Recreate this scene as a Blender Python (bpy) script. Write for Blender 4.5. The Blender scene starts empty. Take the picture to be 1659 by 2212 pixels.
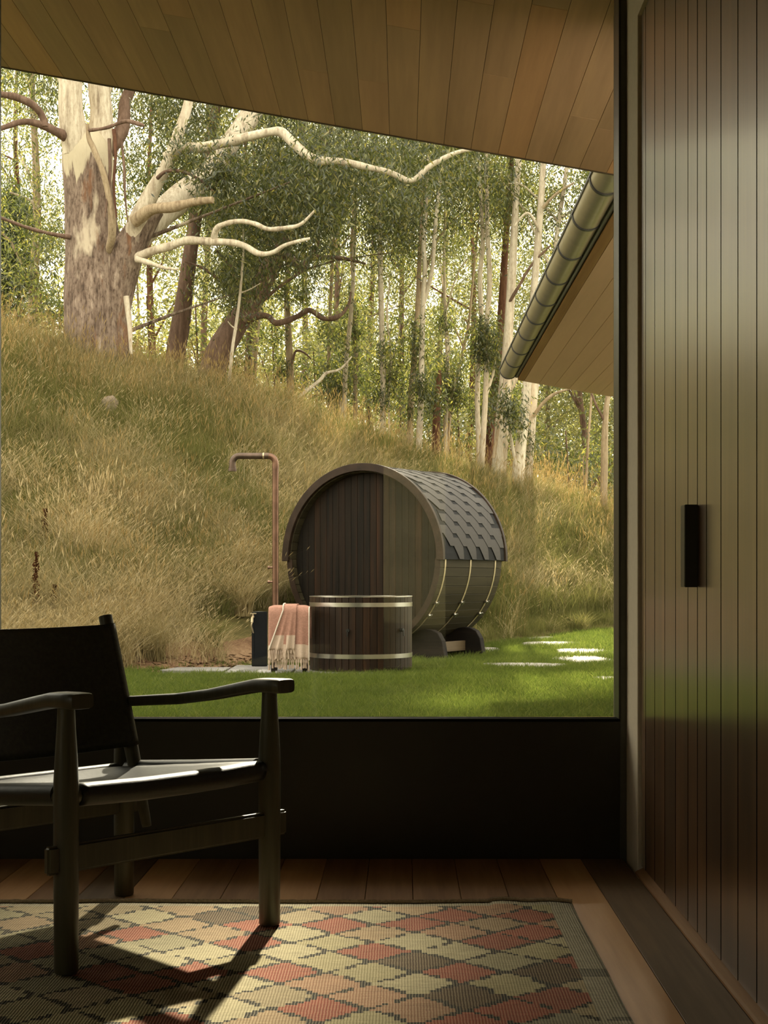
import bpy, bmesh, math, random
import numpy as np
from mathutils import Vector, Matrix, noise

rnd = random.Random(7)
rng = np.random.default_rng(7)
S = bpy.context.scene
C = S.collection
PI = math.pi

# ------------------------------------------------------------------ camera
EYE, F, VX, VY = 0.90, 3230.0, 868.0, 1252.0
cam = bpy.data.cameras.new('camera')
cam.sensor_fit = 'AUTO'
cam.sensor_width = 36.0
cam.lens = F / 2212 * 36.0
cam.shift_x = -(VX - 829.5) / 2212
cam.shift_y = (VY - 1106) / 2212
cam.clip_start, cam.clip_end = 0.05, 400
co = bpy.data.objects.new('camera', cam)
C.objects.link(co)
co.location = (0, 0, EYE)
co.rotation_euler = (PI / 2, 0, 0)
S.camera = co

# ------------------------------------------------------------------ sky, sun, exposure
W = bpy.data.worlds.new('world')
S.world = W
W.use_nodes = True
wn = W.node_tree.nodes
wl = W.node_tree.links
wn.clear()
wo = wn.new('ShaderNodeOutputWorld')
wb = wn.new('ShaderNodeBackground')
wc = wn.new('ShaderNodeTexCoord')
wx = wn.new('ShaderNodeSeparateXYZ')
wr = wn.new('ShaderNodeValToRGB')
wl.new(wc.outputs['Generated'], wx.inputs[0])
wl.new(wx.outputs['Z'], wr.inputs[0])
wr.color_ramp.elements[0].position = 0.0
wr.color_ramp.elements[0].color = (1.0, 0.91, 0.72, 1)
wr.color_ramp.elements[1].position = 0.9
wr.color_ramp.elements[1].color = (0.92, 0.86, 0.72, 1)
wl.new(wr.outputs[0], wb.inputs[0])
wb.inputs[1].default_value = 2.7
wl.new(wb.outputs[0], wo.inputs[0])

sun = bpy.data.lights.new('sun', 'SUN')
sun.energy = 14.0
sun.angle = math.radians(1.2)
sun.color = (1.0, 0.89, 0.70)
so = bpy.data.objects.new('sun', sun)
C.objects.link(so)
SUN_AZ, SUN_EL = math.radians(5.0), math.radians(34.0)
sd = Vector((math.sin(SUN_AZ) * math.cos(SUN_EL), math.cos(SUN_AZ) * math.cos(SUN_EL), math.sin(SUN_EL)))
so.rotation_euler = sd.to_track_quat('Z', 'Y').to_euler()
so.location = (2, 30, 20)

S.view_settings.view_transform = 'Standard'
S.view_settings.look = 'None'
S.view_settings.gamma = 1
S.view_settings.use_curve_mapping = False
S.view_settings.exposure = 0.52
S.cycles.max_bounces = 7
S.cycles.diffuse_bounces = 3
S.cycles.glossy_bounces = 3
S.cycles.adaptive_threshold = 0.06
S.cycles.transmission_bounces = 4
S.cycles.transparent_max_bounces = 12
S.cycles.sample_clamp_indirect = 6.0


# ------------------------------------------------------------------ helpers
def P(X, Y, d):
    """world point seen at (X, Y) of the photograph when it stands d metres into the scene"""
    return Vector(((X - VX) / F * d, d, EYE - (Y - VY) / F * d))


def lin(c):
    return tuple(((v / 255) / 12.92 if v / 255 <= 0.04045 else ((v / 255 + 0.055) / 1.055) ** 2.4) for v in c)


class MB:
    def __init__(s):
        s.v, s.f, s.m = [], [], []

    def add(s, vs, fs, mi=0):
        k = len(s.v)
        s.v += [tuple(v) for v in vs]
        s.f += [tuple(i + k for i in f) for f in fs]
        s.m += [mi] * len(fs)
        return s

    def box(s, a, b, mi=0, M=None):
        x0, y0, z0 = a
        x1, y1, z1 = b
        vs = [(x0, y0, z0), (x1, y0, z0), (x1, y1, z0), (x0, y1, z0), (x0, y0, z1), (x1, y0, z1), (x1, y1, z1), (x0, y1, z1)]
        if M is not None:
            vs = [M @ Vector(v) for v in vs]
        return s.add(vs, [(0, 3, 2, 1), (4, 5, 6, 7), (0, 1, 5, 4), (1, 2, 6, 5), (2, 3, 7, 6), (3, 0, 4, 7)], mi)

    def tube(s, pts, radii, n=10, cap=True, mi=0, flat=1.0, up=None):
        pts = [Vector(p) for p in pts]
        if not hasattr(radii, '__len__'):
            radii = [radii] * len(pts)
        vs = []
        u = None
        for i, p in enumerate(pts):
            t = (pts[min(i + 1, len(pts) - 1)] - pts[max(i - 1, 0)]).normalized()
            if u is None:
                r = Vector(up) if up else (Vector((1, 0, 0)) if abs(t.x) < 0.9 else Vector((0, 1, 0)))
                u = (r - t * r.dot(t)).normalized()
            else:
                u = (u - t * u.dot(t)).normalized()
            w = t.cross(u)
            for k in range(n):
                a = 2 * PI * k / n
                vs.append(p + (u * math.cos(a) + w * math.sin(a) * flat) * radii[i])
        fs = []
        for i in range(len(pts) - 1):
            for k in range(n):
                fs.append((i * n + k, i * n + (k + 1) % n, (i + 1) * n + (k + 1) % n, (i + 1) * n + k))
        if cap:
            fs.append(tuple(reversed(range(n))))
            fs.append(tuple((len(pts) - 1) * n + k for k in range(n)))
        return s.add(vs, fs, mi)

    def lathe(s, prof, n=24, c=(0, 0, 0), mi=0, a0=0, a1=2 * PI, close=True):
        vs, fs = [], []
        full = abs(a1 - a0 - 2 * PI) < 1e-6
        m = n if full else n + 1
        for r, z in prof:
            for k in range(m):
                a = a0 + (a1 - a0) * k / n
                vs.append((c[0] + r * math.cos(a), c[1] + r * math.sin(a), c[2] + z))
        L = len(prof)
        for i in range(L - 1):
            for k in range(n):
                k2 = (k + 1) % m
                fs.append((i * m + k, i * m + k2, (i + 1) * m + k2, (i + 1) * m + k))
        return s.add(vs, fs, mi)

    def prism(s, poly, y0, y1, M=None, mi=0):
        """polygon of (x, z) points swept from y0 to y1"""
        n = len(poly)
        vs = [Vector((x, y0, z)) for x, z in poly] + [Vector((x, y1, z)) for x, z in poly]
        if M is not None:
            vs = [M @ v for v in vs]
        fs = [tuple(range(n)), tuple(reversed(range(n, 2 * n)))]
        for k in range(n):
            fs.append((k, k + n, (k + 1) % n + n, (k + 1) % n))
        return s.add(vs, fs, mi)

    def mesh(s, name, mats, smooth=False, bevel=0.0, seg=2, sharp=42):
        me = bpy.data.meshes.new(name)
        me.from_pydata(s.v, [], s.f)
        for m in (mats if isinstance(mats, (list, tuple)) else [mats]):
            me.materials.append(m)
        if any(s.m):
            me.polygons.foreach_set('material_index', s.m)
        bm = bmesh.new()
        bm.from_mesh(me)
        bmesh.ops.recalc_face_normals(bm, faces=bm.faces)
        if bevel:
            es = [e for e in bm.edges if len(e.link_faces) == 2 and e.calc_face_angle(0) > 0.6]
            bmesh.ops.bevel(bm, geom=es, offset=bevel, segments=seg, affect='EDGES', clamp_overlap=True)
        bm.to_mesh(me)
        bm.free()
        if smooth:
            me.polygons.foreach_set('use_smooth', [True] * len(me.polygons))
            me.set_sharp_from_angle(angle=math.radians(sharp))
        me.update()
        return me

    def build(s, name, mats, parent=None, smooth=False, bevel=0.0, seg=2, loc=None, kind=None, sharp=42):
        return put(name, s.mesh(name, mats, smooth, bevel, seg, sharp), parent, loc, kind)


def put(name, me, parent=None, loc=None, kind=None):
    o = bpy.data.objects.new(name, me)
    C.objects.link(o)
    if parent is not None:
        o.parent = parent
    if loc is not None:
        o.location = loc
    if kind:
        o['kind'] = kind
    return o


def tag(o, label, cat, group=None, kind=None):
    o['label'] = label
    o['category'] = cat
    if group:
        o['group'] = group
    if kind:
        o['kind'] = kind
    return o


def thing(name, label, cat, loc=(0, 0, 0), rz=0.0, group=None):
    o = bpy.data.objects.new(name, None)
    o.empty_display_size = 0.1
    C.objects.link(o)
    o.location = loc
    o.rotation_euler = (0, 0, rz)
    return tag(o, label, cat, group)


def smooth_path(pts, sub=4):
    """Catmull-Rom through points given as tuples of any length"""
    pts = [np.array(p, float) for p in pts]
    out = []
    for i in range(len(pts) - 1):
        p0, p1, p2, p3 = pts[max(i - 1, 0)], pts[i], pts[i + 1], pts[min(i + 2, len(pts) - 1)]
        for k in range(sub):
            t = k / sub
            out.append(0.5 * (2 * p1 + (p2 - p0) * t + (2 * p0 - 5 * p1 + 4 * p2 - p3) * t * t + (3 * p1 - p0 - 3 * p2 + p3) * t ** 3))
    out.append(pts[-1])
    return out


# ------------------------------------------------------------------ materials
class NT:
    def __init__(s, name):
        s.m = bpy.data.materials.new(name)
        s.m.use_nodes = True
        s.n = s.m.node_tree.nodes
        s.l = s.m.node_tree.links
        s.n.clear()
        s.out = s.n.new('ShaderNodeOutputMaterial')

    def node(s, t, **kw):
        n = s.n.new(t)
        for k, v in kw.items():
            if k.startswith('_'):
                setattr(n, k[1:], v)
            else:
                k2 = int(k[1:]) if k[0] == 'i' and k[1:].isdigit() else k.replace('__', ' ')
                if hasattr(v, 'is_output'):
                    s.l.new(v, n.inputs[k2])
                else:
                    n.inputs[k2].default_value = v
        return n

    def ramp(s, fac, stops):
        r = s.n.new('ShaderNodeValToRGB')
        e = r.color_ramp.elements
        while len(e) < len(stops):
            e.new(0.5)
        for i, (p, c) in enumerate(stops):
            e[i].position = p
            e[i].color = (*c, 1) if len(c) == 3 else c
        s.l.new(fac, r.inputs[0])
        return r.outputs[0]

    def mix(s, fac, a, b, mode='MIX'):
        n = s.n.new('ShaderNodeMix')
        n.data_type = 'RGBA'
        n.blend_type = mode
        for i, v in ((0, fac), (6, a), (7, b)):
            if hasattr(v, 'is_output'):
                s.l.new(v, n.inputs[i])
            elif i == 0:
                n.inputs[0].default_value = v
            else:
                n.inputs[i].default_value = (*v, 1)
        return n.outputs[2]

    def math(s, op, a, b=0.0):
        n = s.n.new('ShaderNodeMath')
        n.operation = op
        for i, v in ((0, a), (1, b)):
            if hasattr(v, 'is_output'):
                s.l.new(v, n.inputs[i])
            else:
                n.inputs[i].default_value = v
        return n.outputs[0]

    def noise(s, vec, scale, detail=4, rough=0.55):
        n = s.node('ShaderNodeTexNoise')
        n.inputs['Scale'].default_value = scale
        n.inputs['Detail'].default_value = detail
        n.inputs['Roughness'].default_value = rough
        if vec is not None:
            s.l.new(vec, n.inputs['Vector'])
        return n.outputs[0]

    def coords(s, scale=(1, 1, 1), rand=0.0):
        tc = s.node('ShaderNodeTexCoord')
        mp = s.node('ShaderNodeMapping')
        mp.inputs['Scale'].default_value = scale
        s.l.new(tc.outputs['Object'], mp.inputs['Vector'])
        if rand:
            oi = s.node('ShaderNodeObjectInfo')
            cx = s.node('ShaderNodeCombineXYZ')
            v = s.math('MULTIPLY', oi.outputs['Random'], rand)
            for i in range(3):
                s.l.new(v, cx.inputs[i])
            s.l.new(cx.outputs[0], mp.inputs['Location'])
        return mp.outputs[0]

    def bsdf(s, color, rough=0.6, metal=0.0, spec=0.5, bump=None, bs=0.2, bd=0.01, **kw):
        b = s.n.new('ShaderNodeBsdfPrincipled')
        for k, v in (('Base Color', color), ('Roughness', rough), ('Metallic', metal), ('Specular IOR Level', spec)):
            if hasattr(v, 'is_output'):
                s.l.new(v, b.inputs[k])
            else:
                b.inputs[k].default_value = (*v, 1) if k == 'Base Color' else v
        for k, v in kw.items():
            b.inputs[k.replace('__', ' ')].default_value = v
        if bump is not None:
            bn = s.node('ShaderNodeBump')
            bn.inputs['Strength'].default_value = bs
            bn.inputs['Distance'].default_value = bd
            s.l.new(bump, bn.inputs['Height'])
            s.l.new(bn.outputs[0], b.inputs['Normal'])
        s.l.new(b.outputs[0], s.out.inputs[0])
        return s.m


def wood(name, dark, mid, light, axis='y', rough=0.5, spec=0.5, tint=None, grain=1.0, bs=0.12):
    t = NT(name)
    st = {'x': (0.7, 14, 14), 'y': (14, 0.7, 14), 'z': (14, 14, 0.7)}[axis]
    st = tuple(v * grain for v in st)
    v = t.coords(st, rand=37.0)
    n1 = t.noise(v, 1.0, 5, 0.6)
    v2 = t.coords(tuple(x * 6 for x in st), rand=11.0)
    n2 = t.noise(v2, 1.0, 3, 0.6)
    f = t.math('ADD', t.math('MULTIPLY', n1, 0.7), t.math('MULTIPLY', n2, 0.3))
    col = t.ramp(f, [(0.32, dark), (0.5, mid), (0.68, light)])
    if tint:
        oi = t.node('ShaderNodeObjectInfo')
        tn = t.ramp(oi.outputs['Random'], tint)
        col = t.mix(1.0, col, tn, 'MULTIPLY')
    return t.bsdf(col, rough, 0, spec, bump=n2, bs=bs, bd=0.002)


def plain(name, col, rough=0.5, metal=0.0, spec=0.5, var=0.15, scale=20, bs=0.1):
    t = NT(name)
    n = t.noise(t.coords((1, 1, 1)), scale, 4, 0.6)
    lo = tuple(c * (1 - var) for c in col)
    hi = tuple(min(1, c * (1 + var)) for c in col)
    return t.bsdf(t.ramp(n, [(0.3, lo), (0.7, hi)]), rough, metal, spec, bump=n, bs=bs, bd=0.003)


M = {}
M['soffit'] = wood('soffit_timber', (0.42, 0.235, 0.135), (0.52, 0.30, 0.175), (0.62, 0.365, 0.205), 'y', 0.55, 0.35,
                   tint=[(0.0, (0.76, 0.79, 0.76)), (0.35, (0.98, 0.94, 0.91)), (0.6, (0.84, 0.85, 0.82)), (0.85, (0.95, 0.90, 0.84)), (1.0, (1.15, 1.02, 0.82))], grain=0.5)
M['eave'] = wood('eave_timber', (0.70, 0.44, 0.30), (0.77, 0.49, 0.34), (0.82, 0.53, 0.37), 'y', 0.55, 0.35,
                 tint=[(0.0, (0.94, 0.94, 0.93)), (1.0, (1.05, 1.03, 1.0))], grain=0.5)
M['floor'] = wood('floor_timber', (0.14, 0.065, 0.028), (0.22, 0.115, 0.05), (0.32, 0.18, 0.085), 'y', 0.55, 0.12, grain=0.6)
M['floor_dark'] = wood('floor_timber_dark', (0.085, 0.052, 0.028), (0.125, 0.08, 0.043), (0.18, 0.115, 0.063), 'y', 0.55, 0.12, grain=0.5)
M['floor_tan'] = wood('floor_timber_tan', (0.30, 0.15, 0.06), (0.40, 0.215, 0.09), (0.48, 0.28, 0.125), 'y', 0.55, 0.12, grain=0.5)
M['panel'] = wood('wall_board_timber', (0.045, 0.021, 0.006), (0.082, 0.039, 0.012), (0.135, 0.068, 0.022), 'z', 0.33, 0.7,
                  tint=[(0.0, (0.8, 0.8, 0.78)), (0.5, (1.0, 0.97, 0.95)), (1.0, (1.25, 1.15, 1.05))], grain=0.8, bs=0.03)
for n_ in M['panel'].node_tree.nodes:
    if n_.type == 'BSDF_PRINCIPLED':      # satin varnish
        n_.inputs['Coat Weight'].default_value = 1.0
        n_.inputs['Coat Roughness'].default_value = 0.2
        n_.inputs['Coat IOR'].default_value = 2.5
M['chair'] = wood('chair_timber', (0.034, 0.031, 0.016), (0.050, 0.046, 0.024), (0.072, 0.066, 0.035), 'z', 0.42, 0.5, grain=2.0)
M['leather'] = plain('black_leather', (0.034, 0.031, 0.017), 0.48, 0, 0.32, 0.3, 90, 0.15)
M['seat_leather'] = plain('black_seat_leather', (0.016, 0.0145, 0.008), 0.45, 0, 0.32, 0.3, 90, 0.15)
M['black_steel'] = plain('black_steel', (0.015, 0.014, 0.008), 0.45, 0.0, 0.5, 0.3, 4, 0.02)
M['frame'] = plain('dark_frame_metal', (0.09, 0.092, 0.075), 0.42, 0.4, 0.5, 0.1, 30, 0.02)
M['sill'] = plain('sill_metal', (0.10, 0.10, 0.09), 0.3, 0.8, 0.5, 0.1, 30, 0.02)
M['plaster'] = plain('beige_plaster', (0.58, 0.50, 0.38), 0.8, 0, 0.3, 0.05, 60, 0.05)
M['clad'] = plain('brown_cladding', (0.17, 0.13, 0.085), 0.8, 0, 0.3, 0.15, 40, 0.1)
M['plain_wall'] = plain('room_wall', (0.28, 0.24, 0.17), 0.8, 0, 0.3, 0.05, 10, 0.05)
M['ceiling'] = plain('room_ceiling', (0.22, 0.16, 0.09), 0.7, 0, 0.3, 0.1, 6, 0.05)
M['roof'] = plain('roof_metal', (0.05, 0.05, 0.045), 0.5, 0.4, 0.5, 0.1, 8, 0.02)
M['gutter'] = plain('gutter_metal', (0.46, 0.40, 0.27), 0.34, 0.55, 0.5, 0.08, 12, 0.03)
M['gutter_band'] = plain('gutter_band_metal', (0.10, 0.10, 0.11), 0.35, 0.7, 0.5, 0.1, 20, 0.03)
M['sauna_front'] = wood('sauna_front_timber', (0.006, 0.005, 0.004), (0.012, 0.009, 0.0065), (0.032, 0.017, 0.010), 'z', 0.65, 0.12,
                        tint=[(0.0, (0.7, 0.75, 0.8)), (0.6, (1.0, 1.0, 1.0)), (1.0, (1.5, 1.25, 1.05))], grain=0.35)
M['sauna_rim'] = wood('sauna_rim_timber', (0.017, 0.010, 0.0065), (0.028, 0.016, 0.010), (0.046, 0.027, 0.018), 'y', 0.55, 0.2, grain=0.6)
M['stave'] = wood('sauna_stave_timber', (0.028, 0.023, 0.013), (0.045, 0.037, 0.021), (0.075, 0.062, 0.036), 'y', 0.65, 0.15,
                  tint=[(0.0, (0.8, 0.8, 0.8)), (1.0, (1.15, 1.12, 1.05))], grain=0.4)
M['shingle'] = plain('asphalt_shingle', (0.066, 0.060, 0.058), 0.85, 0, 0.3, 0.3, 260, 0.3)
M['shingle_dark'] = plain('asphalt_shingle_dark', (0.022, 0.022, 0.024), 0.9, 0, 0.2, 0.3, 260, 0.3)
M['brass'] = plain('strap_brass', (0.52, 0.42, 0.28), 0.42, 0.7, 0.5, 0.1, 30, 0.03)
M['cradle'] = wood('cradle_timber', (0.009, 0.008, 0.008), (0.016, 0.013, 0.012), (0.028, 0.021, 0.018), 'x', 0.7, 0.08, grain=0.5)
M['cradle_board'] = wood('cradle_board_timber', (0.06, 0.04, 0.02), (0.10, 0.068, 0.036), (0.13, 0.09, 0.05), 'y', 0.6, 0.4, grain=0.5)
M['tub'] = wood('tub_timber', (0.009, 0.0055, 0.0035), (0.022, 0.0115, 0.0065), (0.055, 0.026, 0.012), 'z', 0.5, 0.2,
                tint=[(0.0, (0.72, 0.72, 0.72)), (0.5, (0.95, 0.95, 0.95)), (1.0, (1.2, 1.1, 1.0))], grain=0.8)
M['hoop'] = plain('hoop_steel', (0.47, 0.45, 0.41), 0.28, 0.95, 0.5, 0.05, 12, 0.02)
M['water'] = plain('dark_water', (0.02, 0.025, 0.02), 0.06, 0, 0.5, 0.05, 6, 0.02)
M['black_plastic'] = plain('black_plastic', (0.01, 0.01, 0.01), 0.35, 0, 0.5, 0.1, 20, 0.02)
M['copper'] = plain('copper_pipe', (0.18, 0.10, 0.068), 0.38, 0.75, 0.5, 0.3, 9, 0.05)
M['copper_dark'] = plain('aged_copper', (0.13, 0.09, 0.07), 0.45, 0.8, 0.5, 0.3, 12, 0.05)
M['post'] = plain('black_post_paint', (0.008, 0.009, 0.011), 0.6, 0, 0.12, 0.2, 30, 0.05)
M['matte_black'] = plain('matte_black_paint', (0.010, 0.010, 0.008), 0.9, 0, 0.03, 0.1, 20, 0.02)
M['stone'] = plain('grey_paving_stone', (0.19, 0.18, 0.172), 0.75, 0, 0.3, 0.2, 7, 0.25)
M['rock'] = plain('reddish_rock', (0.20, 0.15, 0.12), 0.9, 0, 0.2, 0.3, 14, 0.4)
M['pale_stone'] = plain('pale_stepping_stone', (0.24, 0.22, 0.19), 0.8, 0, 0.3, 0.18, 9, 0.25)
M['glass'] = None


def glass_mat():
    t = NT('window_glass')
    lw = t.node('ShaderNodeLayerWeight')
    lw.inputs['Blend'].default_value = 0.5
    f = t.math('ADD', t.math('MULTIPLY', t.math('POWER', lw.outputs['Facing'], 5.0), 0.9), 0.04)
    tr = t.node('ShaderNodeBsdfTransparent')
    tr.inputs[0].default_value = (0.97, 0.98, 0.965, 1)
    gl = t.node('ShaderNodeBsdfGlossy')
    gl.inputs['Roughness'].default_value = 0.0
    mx = t.node('ShaderNodeMixShader')
    t.l.new(f, mx.inputs[0])
    t.l.new(tr.outputs[0], mx.inputs[1])
    t.l.new(gl.outputs[0], mx.inputs[2])
    t.l.new(mx.outputs[0], t.out.inputs[0])
    return t.m


M['glass'] = glass_mat()


def leafy(name, stops, trans=0.5, tboost=(1.5, 1.5, 0.7), inst=False, spec=True):
    """leaf or blade: diffuse plus light shining through it; each leaf (island) takes its own tone"""
    t = NT(name)
    g = t.node('ShaderNodeNewGeometry')
    r = g.outputs['Random Per Island']
    if inst:
        oi = t.node('ShaderNodeObjectInfo')
        r = t.math('ADD', t.math('MULTIPLY', r, 0.55), t.math('MULTIPLY', oi.outputs['Random'], 0.45))
    col = t.ramp(r, stops)
    di = t.node('ShaderNodeBsdfDiffuse')
    t.l.new(col, di.inputs[0])
    tb = t.mix(1.0, col, tboost, 'MULTIPLY')
    tl = t.node('ShaderNodeBsdfTranslucent')
    t.l.new(tb, tl.inputs[0])
    mx = t.node('ShaderNodeMixShader')
    mx.inputs[0].default_value = trans
    t.l.new(di.outputs[0], mx.inputs[1])
    t.l.new(tl.outputs[0], mx.inputs[2])
    last = mx.outputs[0]
    if spec:
        gl = t.node('ShaderNodeBsdfGlossy')
        gl.inputs['Roughness'].default_value = 0.45
        gl.inputs[0].default_value = (1, 1, 1, 1)
        m2 = t.node('ShaderNodeMixShader')
        m2.inputs[0].default_value = 0.05
        t.l.new(last, m2.inputs[1])
        t.l.new(gl.outputs[0], m2.inputs[2])
        last = m2.outputs[0]
    t.l.new(last, t.out.inputs[0])
    return t.m


M['leaf'] = leafy('gum_leaf', [(0.0, (0.026, 0.036, 0.014)), (0.45, (0.055, 0.068, 0.025)), (0.8, (0.115, 0.125, 0.042)), (1.0, (0.24, 0.21, 0.075))], 0.5, (1.75, 1.7, 0.85))
M['leaf_dark'] = leafy('dark_gum_leaf', [(0.0, (0.022, 0.034, 0.014)), (0.6, (0.045, 0.06, 0.022)), (1.0, (0.10, 0.11, 0.035))], 0.42, (1.6, 1.6, 0.75))
M['leaf_far'] = leafy('far_gum_leaf_hazed', [(0.0, (0.07, 0.082, 0.032)), (0.5, (0.13, 0.14, 0.052)), (1.0, (0.27, 0.25, 0.10))], 0.5, (1.5, 1.45, 0.85))  # lightened: some haze is put into the leaf colour
M['leaf_haze'] = leafy('distant_gum_leaf_hazed', [(0.0, (0.14, 0.15, 0.07)), (0.5, (0.22, 0.225, 0.11)), (1.0, (0.34, 0.32, 0.17))], 0.5, (1.5, 1.4, 0.8))  # palest leaves, distance haze painted into their colour
M['grass_green'] = leafy('hill_grass_blade', [(0.0, (0.085, 0.10, 0.032)), (0.45, (0.145, 0.15, 0.052)), (0.8, (0.22, 0.20, 0.085)), (1.0, (0.36, 0.31, 0.16))], 0.4, (1.2, 1.15, 0.8), True, False)
M['grass_straw'] = leafy('dry_grass_blade', [(0.0, (0.19, 0.16, 0.075)), (0.5, (0.32, 0.265, 0.14)), (1.0, (0.52, 0.45, 0.29))], 0.35, (1.1, 1.05, 0.9), True, False)
M['grass_bright'] = leafy('bleached_grass_blade', [(0.0, (0.34, 0.27, 0.14)), (0.5, (0.50, 0.41, 0.24)), (1.0, (0.68, 0.58, 0.40))], 0.35, (1.1, 1.05, 0.9), True, False)
M['grass_seed'] = leafy('orange_seed_stalk', [(0.0, (0.22, 0.16, 0.07)), (0.5, (0.33, 0.24, 0.11)), (1.0, (0.46, 0.35, 0.18))], 0.35, (1.2, 1.1, 0.8), True, False)
M['grass_pale'] = leafy('pale_seed_head', [(0.0, (0.45, 0.36, 0.20)), (1.0, (0.65, 0.55, 0.36))], 0.35, (1.1, 1.05, 0.9), True, False)
M['grass_lawn'] = leafy('lawn_blade', [(0.0, (0.055, 0.078, 0.022)), (0.5, (0.10, 0.13, 0.035)), (0.85, (0.165, 0.185, 0.055)), (1.0, (0.28, 0.26, 0.12))], 0.42, (1.35, 1.4, 0.75), True, False)
M['dock'] = leafy('dock_seed', [(0.0, (0.035, 0.014, 0.007)), (1.0, (0.09, 0.035, 0.016))], 0.2, (1, 1, 1), False, False)


def ground_mat(name, a, b, c, scale):
    t = NT(name)
    v = t.coords((1, 1, 1))
    n1 = t.noise(v, scale, 6, 0.65)
    n2 = t.noise(v, scale * 14, 4, 0.6)
    f = t.math('ADD', t.math('MULTIPLY', n1, 0.6), t.math('MULTIPLY', n2, 0.4))
    return t.bsdf(t.ramp(f, [(0.35, a), (0.5, b), (0.65, c)]), 0.95, 0, 0.1, bump=n2, bs=0.6, bd=0.03)


M['hill'] = ground_mat('hill_soil', (0.055, 0.05, 0.018), (0.11, 0.09, 0.035), (0.19, 0.14, 0.065), 0.9)
M['lawn'] = ground_mat('lawn_soil', (0.035, 0.05, 0.012), (0.055, 0.075, 0.018), (0.09, 0.10, 0.03), 1.3)
M['back_soil'] = ground_mat('back_bank_soil', (0.05, 0.045, 0.022), (0.075, 0.065, 0.03), (0.10, 0.085, 0.045), 1.3)
M['litter'] = ground_mat('leaf_litter', (0.11, 0.06, 0.035), (0.20, 0.12, 0.07), (0.30, 0.20, 0.12), 3.0)


def bark(name, stops, streak=(9, 9, 1.0), spots=None, bs=0.4, peel=None):
    t = NT(name)
    v = t.coords(streak, rand=9.0)
    n1 = t.noise(v, 1.0, 6, 0.65)
    v2 = t.coords(tuple(s * 3 for s in streak), rand=5.0)
    n2 = t.noise(v2, 1.0, 4, 0.7)
    f = t.math('ADD', t.math('MULTIPLY', n1, 0.65), t.math('MULTIPLY', n2, 0.35))
    col = t.ramp(f, stops)
    fl_ = t.noise(t.coords((30, 30, 11), rand=2.0), 1.0, 4, 0.7)
    col = t.mix(1.0, col, t.ramp(fl_, [(0.34, (0.42, 0.38, 0.36) if spots else (0.78, 0.74, 0.70)), (0.5, (1.0, 1.0, 1.0)), (0.66, (1.12, 1.12, 1.12))]), 'MULTIPLY')
    if spots:
        v3 = t.coords((1.6, 1.6, 0.55), rand=3.0)
        n3 = t.noise(v3, 1.4, 5, 0.6)
        col = t.mix(t.ramp(n3, [(spots[0], (0, 0, 0)), (spots[0] + 0.07, (1, 1, 1))]), col, spots[1])
    if peel:
        # the rough bark ends raggedly at this height above the ground and smooth pale wood begins
        sx = t.node('ShaderNodeSeparateXYZ')
        tc = t.node('ShaderNodeTexCoord')
        t.l.new(tc.outputs['Object'], sx.inputs[0])
        nn = t.noise(t.coords((5, 5, 0.9)), 1.0, 4, 0.6)
        hgt = t.math('ADD', sx.outputs['Z'], t.math('MULTIPLY', nn, 1.6))
        col = t.mix(t.ramp(t.math('MULTIPLY', hgt, 0.1), [(peel[0] * 0.1, (0, 0, 0)), (peel[0] * 0.1 + 0.006, (1, 1, 1))]), col, peel[1])
        n5 = t.noise(t.coords((3.5, 3.5, 0.8)), 1.0, 5, 0.65)
        col = t.mix(t.ramp(n5, [(0.60, (0, 0, 0)), (0.68, (0.8, 0.8, 0.8))]), col, (0.20, 0.095, 0.05))
    return t.bsdf(col, 0.85, 0, 0.2, bump=f, bs=bs, bd=0.03)


M['bark_old'] = bark('old_gum_bark', [(0.33, (0.045, 0.03, 0.024)), (0.44, (0.15, 0.105, 0.08)), (0.56, (0.25, 0.185, 0.145)), (0.68, (0.42, 0.34, 0.27))], (11, 11, 2.2), (0.555, (0.50, 0.42, 0.32)), 1.0, (3.55, (0.50, 0.43, 0.31)))
M['bark_pale'] = bark('pale_gum_bark', [(0.33, (0.20, 0.15, 0.11)), (0.42, (0.42, 0.35, 0.265)), (0.56, (0.60, 0.525, 0.415)), (0.72, (0.72, 0.655, 0.54))], (10, 10, 0.7), None, 0.15)
M['bark_tan'] = bark('tan_gum_bark', [(0.30, (0.16, 0.11, 0.075)), (0.5, (0.34, 0.26, 0.17)), (0.7, (0.50, 0.40, 0.28))], (12, 12, 0.8), None, 0.3)
M['bark_brown'] = bark('brown_gum_bark', [(0.30, (0.06, 0.035, 0.025)), (0.5, (0.15, 0.095, 0.07)), (0.7, (0.24, 0.16, 0.12))], (12, 12, 1.2), None, 0.5)
M['bark_red'] = bark('red_brown_bark', [(0.30, (0.05, 0.022, 0.014)), (0.5, (0.12, 0.055, 0.034)), (0.7, (0.22, 0.11, 0.065))], (12, 12, 1.0), None, 0.5)


# ------------------------------------------------------------------ terrain shape
def ip(x, tab):
    return float(np.interp(x, [a for a, b in tab], [b for a, b in tab]))


YB = [(-40, 9), (-8, 11.5), (-3.5, 13.1), (-2.3, 14.3), (-1.1, 15.9), (0.17, 18.0), (2.67, 20.6), (8, 23), (40, 30)]
YC = [(-40, 19), (-10, 20), (-5.64, 21), (-1.63, 23.1), (0.23, 23.6), (3.3, 25.2), (10, 27), (40, 34)]
ZC = [(-40, 6.5), (-10, 5.0), (-5.64, 4.25), (-1.63, 3.45), (0.23, 2.7), (3.3, 2.0), (10, 1.5), (40, 1.2)]


def lawn_z(x, y):
    return 0.04 + 0.03 * max(0.0, y - 15.5) * min(1, max(0, (x - 0.8) / 1.6)) - 0.006 * max(0, 11 - y)


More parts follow.
